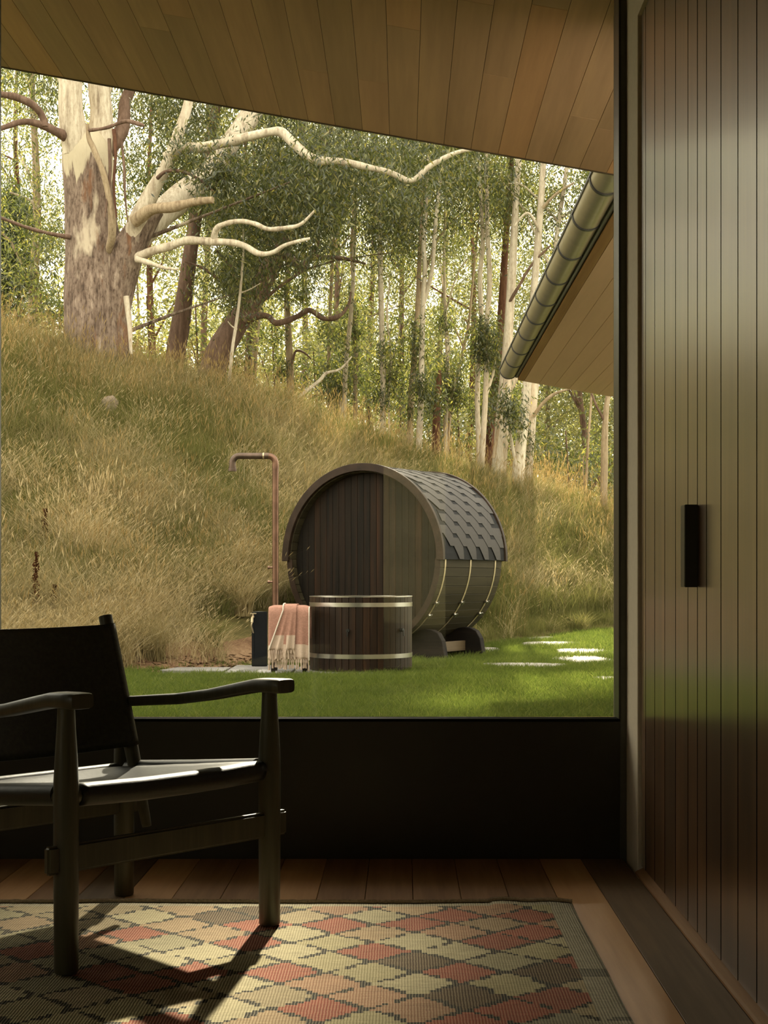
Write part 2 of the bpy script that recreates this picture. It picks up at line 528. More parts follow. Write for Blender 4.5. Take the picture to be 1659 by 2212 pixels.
def hill_z(x, y):
    yb, yc, zc = ip(x, YB), ip(x, YC), ip(x, ZC)
    z0 = lawn_z(x, min(y, yb))
    if y <= yb:
        return z0
    t = min(1.0, (y - yb) / (yc - yb))
    f = 0.6 * t + 0.4 * (3 * t * t - 2 * t ** 3)
    z = z0 + (zc - z0) * f
    if y > yc:
        z -= min(0.16 * (y - yc), 2.2)
    z += 0.10 * noise.noise(Vector((x * 0.7, y * 0.7, 3))) * min(1, 3 * t) + 0.05 * noise.noise(Vector((x * 2.1, y * 2.1, 8))) * min(1, 3 * t)
    return z


# ------------------------------------------------------------------ room shell
DW = 4.82                     # inner face of the window wall
XR = 0.735                    # face of the boarded wall
CZ = lambda x: 2.96 - 0.1758 * x   # underside of ceiling and soffit
SOFF_Y = 6.957
EAVE_Y = 14.02


def struct(o):
    o['kind'] = 'structure'
    return o


# floor: sub-floor slab and boards
fl = struct(MB().box((-4.2, -3.2, -0.12), (0.80, 4.88, -0.020)).build('floor', M['floor_dark']))
edge, xs = 0.713, []
x = 0.713
bw = 0.1362
k = 0
board_mesh = {}


def floor_mesh(key, L, seed):
    mb = MB().box((0.0008, 0, -0.019), (bw - 0.0008, L, 0))
    return mb.mesh('floor_board', M[key], bevel=0.0012, seg=1)


while x - bw > -1.75:
    x0 = x - bw
    if k == 0:
        key = 'floor_dark'
    elif k == 1:
        key = 'floor_tan'
    else:
        key = rnd.choice(['floor', 'floor', 'floor', 'floor_dark', 'floor_tan'])
        if k in (3, 4, 6):
            key = 'floor'
    y = 4.82
    while y > 0.9:
        L = 3.2 if k < 2 else rnd.uniform(1.2, 2.4)
        y0 = max(0.9, y - L)
        put('floor_board', floor_mesh(key, y - y0 - 0.001, k), fl, (x0, y0, 0))
        y = y0
        key = key if k < 2 else rnd.choice(['floor', 'floor', 'floor_dark'])
    x = x0
    k += 1
MB().box((-4.2, -3.2, -0.019), (x, 4.82, -0.001)).build('floor_field', M['floor'], fl)
MB().box((x, -3.2, -0.019), (0.75, 0.9, -0.001)).build('floor_field', M['floor'], fl)

# strip along the boarded wall
sk = MB().prism([(0.714, 0.0), (0.752, 0.0), (0.752, 0.02), (0.742, 0.02), (0.720, 0.010), (0.714, 0.006)], -3, 4.575).build('baseboard_right', M['floor'], smooth=False)
struct(sk)

# right wall: plaster return, header, boarded panels
wr_ = struct(MB().box((XR + 0.028, -3.2, 0.0), (XR + 0.16, 4.594, 2.632)).build('wall_right', M['black_steel']))
MB().box((0.724, 4.594, -0.02), (0.90, 4.94, 3.1)).build('plaster_return', M['plaster'], wr_, bevel=0.002, seg=1)
MB().box((0.724, -3.2, 2.632), (0.90, 4.594, 3.1)).build('plaster_header', M['plaster'], wr_)
ed = [4.588, 4.507, 4.344, 4.18, 4.014, 3.841, 3.718, 3.608, 3.444, 3.270, 3.096]
while ed[-1] > 1.2:
    ed.append(ed[-1] - 0.17)
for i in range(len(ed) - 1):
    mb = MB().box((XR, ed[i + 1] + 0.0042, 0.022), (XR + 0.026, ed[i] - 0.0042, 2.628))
    mb.m = [1, 1, 1, 1, 1, 0]          # varnished face; edges blackened to paint shade into the gaps
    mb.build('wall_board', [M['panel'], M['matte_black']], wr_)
MB().box((XR, -3.2, 0.022), (XR + 0.026, ed[-1] - 0.002, 2.628)).build('wall_board_field', M['panel'], wr_)

# wall under and beside the window
wf = struct(MB().box((-3.9, DW, -0.02), (0.722, DW + 0.12, 0.444)).build('wall_front', M['black_steel'], bevel=0.002, seg=1))
MB().box((-4.2, DW, -0.02), (-3.75, DW + 0.12, 3.7)).build('wall_pier', M['plain_wall'], wf)
# left wall opened for added fill light, back wall with its own narrow window
wlf = MB()
wlf.box((-4.32, -3.2, 0.0), (-4.2, -1.4, 3.7))
wlf.box((-4.32, 1.0, 0.0), (-4.2, 4.94, 3.7))
wlf.box((-4.32, -1.4, 0.0), (-4.2, 1.0, 0.8))
wlf.box((-4.32, -1.4, 2.4), (-4.2, 1.0, 3.7))
struct(wlf.build('wall_left', M['plain_wall']))
struct(MB().box((-4.27, -1.4, 0.8), (-4.25, 1.0, 2.4)).build('window_added_fill', M['glass']))  # unseen window, added to bring fill light onto the chair
wbk = MB()
wbk.box((-4.2, -3.32, 0.0), (-0.16, -3.2, 3.7))
wbk.box((0.38, -3.32, 0.0), (0.9, -3.2, 3.1))
wbk.box((-0.16, -3.32, 0.0), (0.38, -3.2, 0.14))
wbk.box((-0.16, -3.32, 1.95), (0.38, -3.2, 3.1))
struct(wbk.build('wall_back', M['plain_wall']))
w2 = struct(MB().box((-0.16, -3.29, 0.14), (0.38, -3.27, 1.95)).build('window_2', M['glass']))
# ceiling slab inside
cl = MB()
cl.prism([(-4.32, CZ(-4.32)), (0.9, CZ(0.9)), (0.9, CZ(0.9) + 0.2), (-4.32, CZ(-4.32) + 0.2)], -3.4, 4.90)
struct(cl.build('ceiling', M['ceiling']))

# window
win = bpy.data.objects.new('window_1', None)
C.objects.link(win)
win['kind'] = 'structure'
MB().box((-1.33, DW + 0.055, 0.452), (0.700, DW + 0.067, 3.30)).build('glass_pane', M['glass'], win)
MB().box((0.698, DW - 0.01, 0.452), (0.704, DW + 0.10, 2.86)).build('gasket', M['black_plastic'], win)
MB().box((0.704, DW - 0.005, -0.02), (0.7245, DW + 0.10, 2.86)).build('side_frame', M['frame'], win, bevel=0.0015, seg=1)
MB().box((-1.40, DW - 0.01, 0.0), (-1.318, DW + 0.10, 3.18)).build('side_frame', M['frame'], win, bevel=0.0015, seg=1)
MB().box((-3.75, DW - 0.004, 0.444), (0.704, DW + 0.075, 0.4515)).build('sill', M['matte_black'], win, bevel=0.0015, seg=1)
MB().box((-3.75, DW + 0.055, 0.452), (-1.39, DW + 0.067, 3.70)).build('glass_pane', M['glass'], win)  # unseen side pane, added for more fill light in the room
# brown cladding edge outside the glass on the right
struct(MB().box((0.726, 4.945, -0.05), (0.93, 5.13, 2.84)).build('trim_1', M['clad'], bevel=0.004))

# ------------------------------------------------------------------ roof and soffit
roof = struct(MB().prism([(-4.6, CZ(-4.6) + 0.05), (1.7, CZ(1.7) + 0.05), (1.7, CZ(1.7) + 0.28), (-4.6, CZ(-4.6) + 0.28)], 4.90, SOFF_Y).build('roof', M['roof']))
struct(roof)
SL = math.atan(0.1758)
pw = 0.1262
joints = {}


def plank_at(x0, x1, y0, y1, key, parent, g=0.0009, th=0.018):
    zc = lambda xx: CZ(xx)
    mb = MB()
    vs = []
    for yy in (y0, y1):
        for xx, dz in ((x0 + g, 0), (x1 - g, 0), (x1 - g, th), (x0 + g, th)):
            vs.append((xx, yy, zc(xx) + dz))
    mb.add(vs, [(0, 1, 2, 3), (7, 6, 5, 4), (0, 4, 5, 1), (1, 5, 6, 2), (2, 6, 7, 3), (3, 7, 4, 0)])
    return mb.build('soffit_board', M[key], parent, bevel=0.0008, seg=1)


MB().prism([(-4.6, CZ(-4.6) + 0.02), (1.7, CZ(1.7) + 0.02), (1.7, CZ(1.7) + 0.05), (-4.6, CZ(-4.6) + 0.05)], 4.90, SOFF_Y - 0.004).build('soffit_batten', M['black_steel'], roof)
jn = {-1: [5.58], -2: [6.25], -4: [6.25], 2: [5.92], 1: [5.22], -8: [5.88], 0: [], 3: [5.15], -3: [5.3], -5: [5.4], -10: [], 4: [], -6: []}
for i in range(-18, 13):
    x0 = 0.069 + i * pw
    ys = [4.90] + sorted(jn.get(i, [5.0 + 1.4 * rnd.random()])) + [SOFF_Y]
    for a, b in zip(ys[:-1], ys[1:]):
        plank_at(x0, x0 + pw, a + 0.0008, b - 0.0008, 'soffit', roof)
# thin dark edge trim along the rake
MB().prism([(-4.6, CZ(-4.6) - 0.004), (1.7, CZ(1.7) - 0.004), (1.7, CZ(1.7) + 0.28), (-4.6, CZ(-4.6) + 0.28)], SOFF_Y, SOFF_Y + 0.012).build('edge_trim', M['cradle_board'], roof)

# long eave to the right, with its half-round gutter
ev = struct(MB().prism([(1.09, CZ(1.09) + 0.05), (5.0, CZ(5.0) + 0.05), (5.0, CZ(5.0) + 0.25), (1.09, CZ(1.09) + 0.25)], SOFF_Y + 0.012, EAVE_Y).build('roof', M['roof']))
MB().prism([(1.10, CZ(1.10) + 0.02), (5.0, CZ(5.0) + 0.02), (5.0, CZ(5.0) + 0.05), (1.10, CZ(1.10) + 0.05)], SOFF_Y + 0.012, EAVE_Y - 0.01).build('soffit_batten', M['black_steel'], ev)
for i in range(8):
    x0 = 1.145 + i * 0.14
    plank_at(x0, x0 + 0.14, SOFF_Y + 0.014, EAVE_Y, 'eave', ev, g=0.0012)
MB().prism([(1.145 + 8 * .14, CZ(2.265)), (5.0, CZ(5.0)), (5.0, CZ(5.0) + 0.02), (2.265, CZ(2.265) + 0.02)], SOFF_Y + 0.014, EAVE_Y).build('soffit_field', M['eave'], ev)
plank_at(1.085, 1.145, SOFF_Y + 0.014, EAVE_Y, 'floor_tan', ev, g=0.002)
struct(MB().box((2.7, SOFF_Y - 2.1, -0.1), (2.95, 13.4, 2.55)).build('wall_outside', M['plaster']))
gt = thing('gutter', 'bronze half-round gutter of banded lengths along the long timber eave', 'gutter', (1.005, SOFF_Y, 2.868))
R = 0.082
ang = [PI + PI * k / 14 for k in range(15)]
gy = [0.014] + [7.34 + 0.745 * i - SOFF_Y for i in range(10)]
gy[-1] = EAVE_Y - SOFF_Y + 0.03
for a, b in zip(gy[:-1], gy[1:]):
    poly = [(R * math.cos(t), R * math.sin(t)) for t in ang] + [((R - 0.004) * math.cos(t), (R - 0.004) * math.sin(t)) for t in reversed(ang)]
    MB().prism(poly, a, b).build('gutter_length', M['gutter'], gt, smooth=True)
for b in gy[1:]:
    r2 = R + 0.006
    poly = [(r2 * math.cos(t), r2 * math.sin(t)) for t in ang] + [((R + 0.0004) * math.cos(t), (R + 0.0004) * math.sin(t)) for t in reversed(ang)]
    MB().prism(poly, b - 0.03, b).build('joint_band', M['gutter_band'], gt, smooth=True)
poly = [((R - 0.001) * math.cos(t), (R - 0.001) * math.sin(t)) for t in ang]
MB().prism(poly, gy[-1] - 0.004, gy[-1]).build('end_cap', M['gutter_band'], gt)
MB().box((0.06, 0.014, -0.075), (0.115, gy[-1] - 0.02, 0.06)).build('back_plate', M['gutter_band'], gt)
MB().box((-0.09, 0.014, 0.0), (0.10, gy[-1] - 0.03, 0.014)).build('roof_edge', M['gutter_band'], gt)

# ------------------------------------------------------------------ land
def grid_mesh(name, xs, ys_fn, nz, zf, mat):
    vs, fs = [], []
    nx = len(xs)
    for j in range(nz):
        for i, xx in enumerate(xs):
            yy = ys_fn(xx, j / (nz - 1))
            vs.append((xx, yy, zf(xx, yy)))
    for j in range(nz - 1):
        for i in range(nx - 1):
            a = j * nx + i
            fs.append((a, a + 1, a + nx + 1, a + nx))
    me = bpy.data.meshes.new(name)
    me.from_pydata(vs, [], fs)
    me.materials.append(mat)
    me.polygons.foreach_set('use_smooth', [True] * len(me.polygons))
    return me


xs = list(np.concatenate([np.linspace(-40, -10, 12)[:-1], np.linspace(-10, 10, 110), np.linspace(10, 40, 12)[1:]]))
lawn = struct(put('lawn', grid_mesh('lawn', xs, lambda x, t: 4.945 + (ip(x, YB) + 0.25 - 4.945) * t, 40, lambda x, y: lawn_z(x, min(y, ip(x, YB))) - (0.02 if y > ip(x, YB) else 0), M['lawn'])))


def hy(x, t):
    yb, yc = ip(x, YB), ip(x, YC)
    if t < 0.6:
        return yb + (yc - yb) * t / 0.6
    u = (t - 0.6) / 0.4
    return yc + u * u * (85 - yc)


hill = struct(put('hill', grid_mesh('hill', xs, hy, 110, hill_z, M['hill'])))
struct(MB().prism([(-3.33, -0.04), (-7, 0.1), (-14, 5.5), (-40, 6.5), (-40, -0.5), (-3.33, -0.12)], -40, 40, Matrix.Rotation(PI / 2, 4, 'Z') @ Matrix.Scale(-1, 4, (0, 1, 0))).build('ground', M['back_soil']))  # unseen bank behind the back window, added to dim its reflection
struct(MB().box((-40, -3.33, -0.3), (-4.4, 9.5, -0.08)).build('ground', M['lawn']))
# bare strip of leaf litter at the foot of the bank
def litter_mesh():
    vs, fs = [], []
    n = 60
    for i in range(n + 1):
        xx = -3.6 + 2.15 * i / n
        yb = ip(xx, YB)
        for j in range(9):
            e = 0.22 * noise.noise(Vector((xx * 3, 5, j)))
            yy = yb - 0.75 + 1.6 * j / 8 + (e if j in (0, 8) else 0)
            vs.append((xx, yy, max(hill_z(xx, yy), lawn_z(xx, yy)) + (0.012 if 0 < j < 8 else -0.01)))
    for i in range(n):
        for j in range(8):
            a = i * 9 + j
            fs.append((a, a + 9, a + 10, a + 1))
    for _ in range(700):               # fallen leaves lying on the soil
        xx = rnd.uniform(-3.2, -1.45)
        yy = ip(xx, YB) + rnd.uniform(-0.75, 0.35)
        c = Vector((xx, yy, max(hill_z(xx, yy), lawn_z(xx, yy)) + 0.02))
        a = rnd.uniform(0, 2 * PI)
        u = Vector((math.cos(a), math.sin(a), rnd.uniform(-.3, .3))) * rnd.uniform(0.03, 0.06)
        w_ = Vector((-math.sin(a), math.cos(a), rnd.uniform(-.5, .5))) * rnd.uniform(0.008, 0.014)
        k = len(vs)
        vs += [tuple(c - u), tuple(c + w_), tuple(c + u), tuple(c - w_)]
        fs.append((k, k + 1, k + 2, k + 3))
    me = bpy.data.meshes.new('leaf_litter')
    me.from_pydata(vs, [], fs)
    me.materials.append(M['litter'])
    return me


tag(put('leaf_litter', litter_mesh()), 'brown leaf litter on bare soil at foot of grassy bank', 'leaf litter', kind='stuff')


# ------------------------------------------------------------------ scattered grass
def blades(n, rad, h0, h1, w, seg, lean, seed, mat, name, head=None):
    r = random.Random(seed)
    mb = MB()
    for _ in range(n):
        a, q = r.uniform(0, 2 * PI), rad * math.sqrt(r.random())
        bx, by = q * math.cos(a), q * math.sin(a)
        h = r.uniform(h0, h1)
        d = r.uniform(0, 2 * PI)
        dx, dy = math.cos(d), math.sin(d)
        ln = lean * h * r.uniform(0.15, 1.0)
        tw = r.uniform(0, 2 * PI)
        wx_, wy_ = math.cos(tw) * w, math.sin(tw) * w
        vs, fs = [], []
        for k in range(seg):
            t = k / seg
            ww = 1 - 0.6 * t
            px, py, pz = bx + dx * ln * t * t, by + dy * ln * t * t, h * t * (1 - 0.18 * t * min(1, ln / h * 2))
            vs += [(px - wx_ * ww, py - wy_ * ww, pz), (px + wx_ * ww, py + wy_ * ww, pz)]
        tip = (bx + dx * ln, by + dy * ln, h * (1 - 0.18 * min(1, ln / h * 2)))
        vs.append(tip)
        for k in range(seg - 1):
            fs.append((2 * k, 2 * k + 1, 2 * k + 3, 2 * k + 2))
        fs.append((2 * seg - 2, 2 * seg - 1, 2 * seg))
        mb.add(vs, fs)
        if head:
            hl, hw = head
            tip = Vector(tip)
            dr = Vector((dx * lean * 0.9, dy * lean * 0.9, 1)).normalized()
            s1 = Vector((1, 0.3, 0)).normalized() * hw
            s2 = Vector((-0.3, 1, 0)).normalized() * hw
            for sv in (s1, s2):
                mb.add([tip - dr * 0.02, tip + dr * hl * 0.35 - sv, tip + dr * hl, tip + dr * hl * 0.35 + sv], [(0, 1, 2, 3)])
    me = bpy.data.meshes.new(name)
    me.from_pydata(mb.v, [], mb.f)
    me.materials.append(mat)
    return me


def scatter(name, pts, rot, scl, idx, meshes, label, cat):
    src = bpy.data.collections.new(name + '_kinds')
    for k, m in enumerate(meshes):
        src.objects.link(bpy.data.objects.new('%s_clump_%02d' % (name, k), m))
    me = bpy.data.meshes.new(name)
    me.vertices.add(len(pts))
    me.vertices.foreach_set('co', np.asarray(pts, np.float32).ravel())
    a = me.attributes.new('rot', 'FLOAT_VECTOR', 'POINT')
    a.data.foreach_set('vector', np.asarray(rot, np.float32).ravel())
    a = me.attributes.new('scl', 'FLOAT_VECTOR', 'POINT')
    a.data.foreach_set('vector', np.asarray(scl, np.float32).ravel())
    a = me.attributes.new('idx', 'INT', 'POINT')
    a.data.foreach_set('value', np.asarray(idx, np.int32))
    o = put(name, me)
    ng = bpy.data.node_groups.new(name, 'GeometryNodeTree')
    ng.interface.new_socket('Geometry', in_out='INPUT', socket_type='NodeSocketGeometry')
    ng.interface.new_socket('Geometry', in_out='OUTPUT', socket_type='NodeSocketGeometry')
    n, l = ng.nodes, ng.links
    gi, go = n.new('NodeGroupInput'), n.new('NodeGroupOutput')
    ci = n.new('GeometryNodeCollectionInfo')
    ci.inputs['Collection'].default_value = src
    ci.inputs['Separate Children'].default_value = True
    ci.inputs['Reset Children'].default_value = True
    io = n.new('GeometryNodeInstanceOnPoints')
    io.inputs['Pick Instance'].default_value = True
    for nm, ty, sk_ in (('rot', 'FLOAT_VECTOR', 'Rotation'), ('scl', 'FLOAT_VECTOR', 'Scale'), ('idx', 'INT', 'Instance Index')):
        na = n.new('GeometryNodeInputNamedAttribute')
        na.data_type = ty
        na.inputs['Name'].default_value = nm
        ao = [q for q in na.outputs if q.enabled and q.name == 'Attribute'][0]
        if sk_ == 'Rotation':
            e2 = n.new('FunctionNodeEulerToRotation')
            l.new(ao, e2.inputs[0])
            ao = e2.outputs[0]
        l.new(ao, io.inputs[sk_])
    l.new(gi.outputs[0], io.inputs['Points'])
    l.new(ci.outputs[0], io.inputs['Instance'])
    l.new(io.outputs[0], go.inputs[0])
    md = o.modifiers.new('scatter', 'NODES')
    md.node_group = ng
    tag(o, label, cat, kind='stuff')
    return o


def vis_x(y, pad=0.6):
    return (-900 / F * y - pad, 500 / F * y + pad)


def nz(x, y, s, o=0.0):
    return noise.noise(Vector((x * s, y * s, o)))


# hill grass
hg_pts, hg_r, hg_s, hg_i = [], [], [], []
sd_pts, sd_r, sd_s, sd_i = [], [], [], []
lt_pts, lt_r, lt_s, lt_i = [], [], [], []
GREEN, STRAW = [0, 1, 2], [3, 4, 5]
n_try = 29000
for _ in range(n_try):
    y = rnd.uniform(12.3, 29)
    a, b = vis_x(y)
    x = rnd.uniform(a, b)
    yb, yc = ip(x, YB), ip(x, YC)
    t = (y - yb) / (yc - yb)
    if t < 0.02 or t > 1.5:
        continue
    if t > 1.05 and rnd.random() < 0.6:
        continue
    lx = (x - -0.432) * 0.857 - (y - 16.2) * 0.515
    ly = (x - -0.432) * 0.515 + (y - 16.2) * 0.857
    if abs(lx) < 1.3 and -1.6 < ly < 1.65:
        continue
    if -2.6 < x < -0.9 and t < 0.12 and rnd.random() < 0.8:
        continue
    z = hill_z(x, y)
    dry = 0.18 + 0.8 * nz(x, y, 0.45, 2) + 0.3 * nz(x, y, 1.6, 5)
    if x < -1.2 and t < 0.55:
        dry += 0.75 * (1 - t / 0.55)
    if t > 0.8:
        dry += 0.02
    if x > 0.8 and t < 0.25:
        dry -= 0.3
    s = rnd.uniform(0.75, 1.2)
    if t < 0.15:
        s *= 0.55 if x > -1.5 else 0.9
    hg_pts.append((x, y, z - 0.02))
    hg_r.append((rnd.uniform(-0.15, 0.15) - 0.1, rnd.uniform(-0.15, 0.15), rnd.uniform(0, 6.28)))
    sz = s * rnd.uniform(0.8, 1.15)
    hg_s.append((s, s, sz))
    pale = 0.5 * (1 - t / 0.6) + 0.9 * nz(x, y, 1.0, 7) if (x < -1.0 and t < 0.6) else 0.04
    if rnd.random() < pale:
        hg_i.append(rnd.choice([6, 7]))
    else:
        hg_i.append(rnd.choice(STRAW) if rnd.random() < dry else rnd.choice(GREEN))
    pr = 0.03 + (0.11 if t > 0.72 else 0) + 0.1 * max(0, nz(x, y, 0.6, 9))
    if rnd.random() < pr * 0.8:
        sd_pts.append((x, y, z - 0.02))
        sd_r.append((rnd.uniform(-0.1, 0.1), rnd.uniform(-0.1, 0.1), rnd.uniform(0, 6.28)))
        q = rnd.uniform(0.8, 1.25)
        sd_s.append((q, q, q))
        sd_i.append(rnd.choice([0, 1]))
G = [blades(54, 0.17, 0.15, 0.46, 0.0028, 3, 1.15, 11 + k, M['grass_green'], 'green_clump') for k in range(3)]
D = [blades(46, 0.16, 0.18, 0.58, 0.0026, 3, 1.35, 31 + k, M['grass_straw'], 'straw_clump') for k in range(3)]
BR = [blades(34, 0.15, 0.20, 0.62, 0.0026, 3, 1.2, 61 + k, M['grass_bright'], 'bright_clump', head=(0.05, 0.004)) for k in range(2)]
scatter('tall_grass', hg_pts, hg_r, hg_s, hg_i, G + D + BR, 'tall green and straw grass covering the whole bank', 'grass')
SD = [blades(12, 0.18, 0.40, 0.72, 0.0018, 3, 0.4, 51 + k, M['grass_seed'], 'seed_clump', head=(0.075, 0.0042)) for k in range(2)]
scatter('seeding_grass', sd_pts, sd_r, sd_s, sd_i, SD, 'thin orange seed stalks rising above the bank grass', 'grass')
# pale feathery seed heads on the lower left of the bank
pp, prr, pss, pii = [], [], [], []
for (X, Y, sg, n) in ((195, 1075, 26, 16), (100, 1110, 80, 10), (290, 1130, 60, 8), (60, 1200, 60, 5), (240, 1260, 90, 5)):
    for _ in range(n):
        X2, Y2 = rnd.gauss(X, sg), rnd.gauss(Y, sg * 0.5)
        for d in np.arange(13, 22, 0.1):
            p = P(X2, Y2 + 70, d)
            if hill_z(p.x, p.y) >= p.z:
                pp.append((p.x, p.y, hill_z(p.x, p.y) - 0.02))
                prr.append((rnd.uniform(-0.1, 0.1), rnd.uniform(-0.1, 0.1), rnd.uniform(0, 6.28)))
                q = rnd.uniform(0.8, 1.2)
                pss.append((q, q, q))
                pii.append(0)
                break
PL = [blades(3, 0.08, 0.45, 0.62, 0.0025, 3, 0.3, 71, M['grass_pale'], 'pale_clump', head=(0.10, 0.0065))]
scatter('feather_grass', pp, prr, pss, pii, PL, 'pale cream feathery seed heads on the lower bank', 'grass')

# lawn
STONES = []
def on_stone(x, y):
    for cx, cy, rx, ry in STONES:
        if ((x - cx) / rx) ** 2 + ((y - cy) / ry) ** 2 < 0.95:
            return True
    return False


STONE_DEF = [  # X0, X1, Y of the near and far edge as measured on the photograph, what tells it apart
    (1136, 1204, 1377, 1384, 'small pale stepping stone highest up the lawn, furthest from the house'),
    (1128, 1272, 1389, 1398, 'long bright sunlit stepping stone second from the top of the lawn'),
    (1200, 1326, 1404, 1417, 'sunlit pale stepping stone beside the window edge, third down the lawn'),
    (1192, 1330, 1421, 1437, 'broad shaded stepping stone in the middle of the lawn path'),
    (1036, 1084, 1403, 1412, 'short bright stepping stone by the right foot of the sauna cradle'),
    (1012, 1244, 1438, 1447, 'long thin stepping stone half sunk in grass right of the sauna'),
    (1282, 1345, 1467, 1476, 'lowest stepping stone at the window edge, nearest the house'),
]
def ground_hit(X, Y):
    d = 9.0
    while d < 30:
        p = P(X, Y, d)
        if lawn_z(p.x, p.y) >= p.z:
            return p
        d += 0.01
    return P(X, Y, 30)


for (X0, X1, Ya, Yb, lab) in STONE_DEF:
    pf, pn = ground_hit((X0 + X1) / 2, Ya), ground_hit((X0 + X1) / 2, Yb)
    cy = (pf.y + pn.y) / 2
    cx = ((X0 + X1) / 2 - VX) / F * cy
    rx = (X1 - X0) / 2 / F * cy
    ry = max(0.18, (pf.y - pn.y) / 2)
    STONES.append((cx, cy, rx * 0.93, ry * 0.85))
    mb = MB()
    n = 18
    ring = []
    sdn = rnd.uniform(0, 99)
    for k in range(n):
        a = 2 * PI * k / n
        q = 1 + 0.16 * noise.noise(Vector((math.cos(a) * 1.5, math.sin(a) * 1.5, sdn)))
        # squarish
        ca, sa = math.cos(a), math.sin(a)
        m_ = (abs(ca) ** 3 + abs(sa) ** 3) ** (-1 / 3)
        ring.append((rx * ca * m_ * q, ry * sa * m_ * q))
    z0 = lawn_z(cx, cy)
    tilt = 0.03 if cx > 1 else 0.0
    bot = [(px, py, -0.06) for px, py in ring]
    top = [(px * 0.98, py * 0.98, 0.018 + tilt * py + 0.004 * rnd.random()) for px, py in ring]
    mb.add(bot + top, [tuple(reversed(range(n))), tuple(range(n, 2 * n))] + [(k, (k + 1) % n, n + (k + 1) % n, n + k) for k in range(n)])
    o = mb.build('stepping_stone', M['pale_stone'], bevel=0.006, seg=1, loc=(cx, cy, z0))
    tag(o, lab, 'stone', 'stepping stones in the lawn')

# paving terrace under stool and tub: separate slabs
SLABS = [((-2.22, 13.55), (-1.62, 14.15)), ((-1.60, 13.30), (-1.0, 13.85)), ((-1.60, 13.87), (-1.0, 14.5)), ((-0.98, 13.30), (-0.2, 13.85)), ((-0.98, 13.87), (-0.2, 14.5))]
terr = thing('stone_terrace', 'grey stone slab terrace under the draped stool and round tub', 'paving', (-1.2, 13.8, 0.04))
for (a, b) in SLABS:
    mb = MB()
    q = [(a[0], a[1] + (0.18 if a[0] < -2 else 0)), (b[0], a[1]), (b[0], b[1]), (a[0] + (0.1 if a[0] < -2 else 0), b[1])]
    q = [(x + 1.2 + rnd.uniform(-.008, .008), y - 13.8 + rnd.uniform(-.008, .008)) for x, y in q]
    zt = 0.028 + rnd.uniform(0, 0.004)
    mb.add([(x, y, -0.06) for x, y in q] + [(x, y, zt) for x, y in q], [(3, 2, 1, 0), (4, 5, 6, 7), (0, 1, 5, 4), (1, 2, 6, 5), (2, 3, 7, 6), (3, 0, 4, 7)])
    mb.build('slab', M['stone'], terr, bevel=0.005, seg=1)

for _ in range(26000):
    y = 8.3 + 13.5 * rnd.random() ** 1.25
    a, b = vis_x(y, 0.3)
    x = rnd.uniform(a, b)
    yb = ip(x, YB)
    if y > yb + 0.3 or on_stone(x, y):
        continue
    if -2.24 < x < -0.2 and 13.28 < y < 14.5:
        continue
    if -3.5 < x < -0.95 and y > yb - 0.55 + 0.4 * nz(x, y, 2.2, 4) and rnd.random() < 0.85:
        continue
    if -0.75 < x < 1.1 and 15.3 < y < 17.5 and rnd.random() < 0.6:
        continue
    lt_pts.append((x, y, lawn_z(x, y) - 0.005))
    lt_r.append((rnd.uniform(-.2, .2), rnd.uniform(-.2, .2), rnd.uniform(0, 6.28)))
    s = rnd.uniform(0.7, 1.25) * (1 + 0.35 * nz(x, y, 1.1, 1))
    lt_s.append((s * 1.1, s * 1.1, s))
    lt_i.append(rnd.randrange(4))
LW = [blades(34, 0.085, 0.03, 0.085, 0.0026, 2, 0.8, 91 + k, M['grass_lawn'], 'lawn_clump') for k in range(4)]
scatter('lawn_grass', lt_pts, lt_r, lt_s, lt_i, LW, 'short green lawn grass between the house and the bank', 'grass')

# dark dock spikes at the lower left of the bank
for (X, Yb, Yt, lab) in ((72, 1330, 1205, 'tall dark brown seeding dock spike above the chair back'), (92, 1180, 1110, 'short dark brown dock spike highest on the left of the bank'), (112, 1330, 1280, 'small dark dock spike right of the tallest one')):
    for d in np.arange(12.5, 20, 0.05):
        p = P(X, Yb, d)
        if hill_z(p.x, p.y) >= p.z - 0.15:
            break
    h = (Yb - Yt) / F * d + 0.2
    t = thing('dock_plant', lab, 'plant', (p.x, p.y, hill_z(p.x, p.y)))
    MB().tube([(0, 0, -0.05), (0.01, 0, h * 0.5), (0.03, 0, h)], [0.006, 0.005, 0.002], 6).build('stem', M['dock'], t)
    mb = MB()
    for _ in range(260):
        zz = h * rnd.uniform(0.35, 1.0)
        r_ = 0.05 * (1.15 - zz / h) + 0.012
        a = rnd.uniform(0, 2 * PI)
        c = Vector((0.03 * zz / h + r_ * math.cos(a) * rnd.random(), r_ * math.sin(a) * rnd.random(), zz))
        u = Vector((rnd.gauss(0, 1), rnd.gauss(0, 1), rnd.gauss(0, 1))).normalized() * 0.012
        w_ = Vector((rnd.gauss(0, 1), rnd.gauss(0, 1), rnd.gauss(0, 1))).normalized() * 0.012
        mb.add([c - u, c + w_, c + u, c - w_], [(0, 1, 2, 3)])
    mb.build('seed_spike', M['dock'], t, kind='stuff')

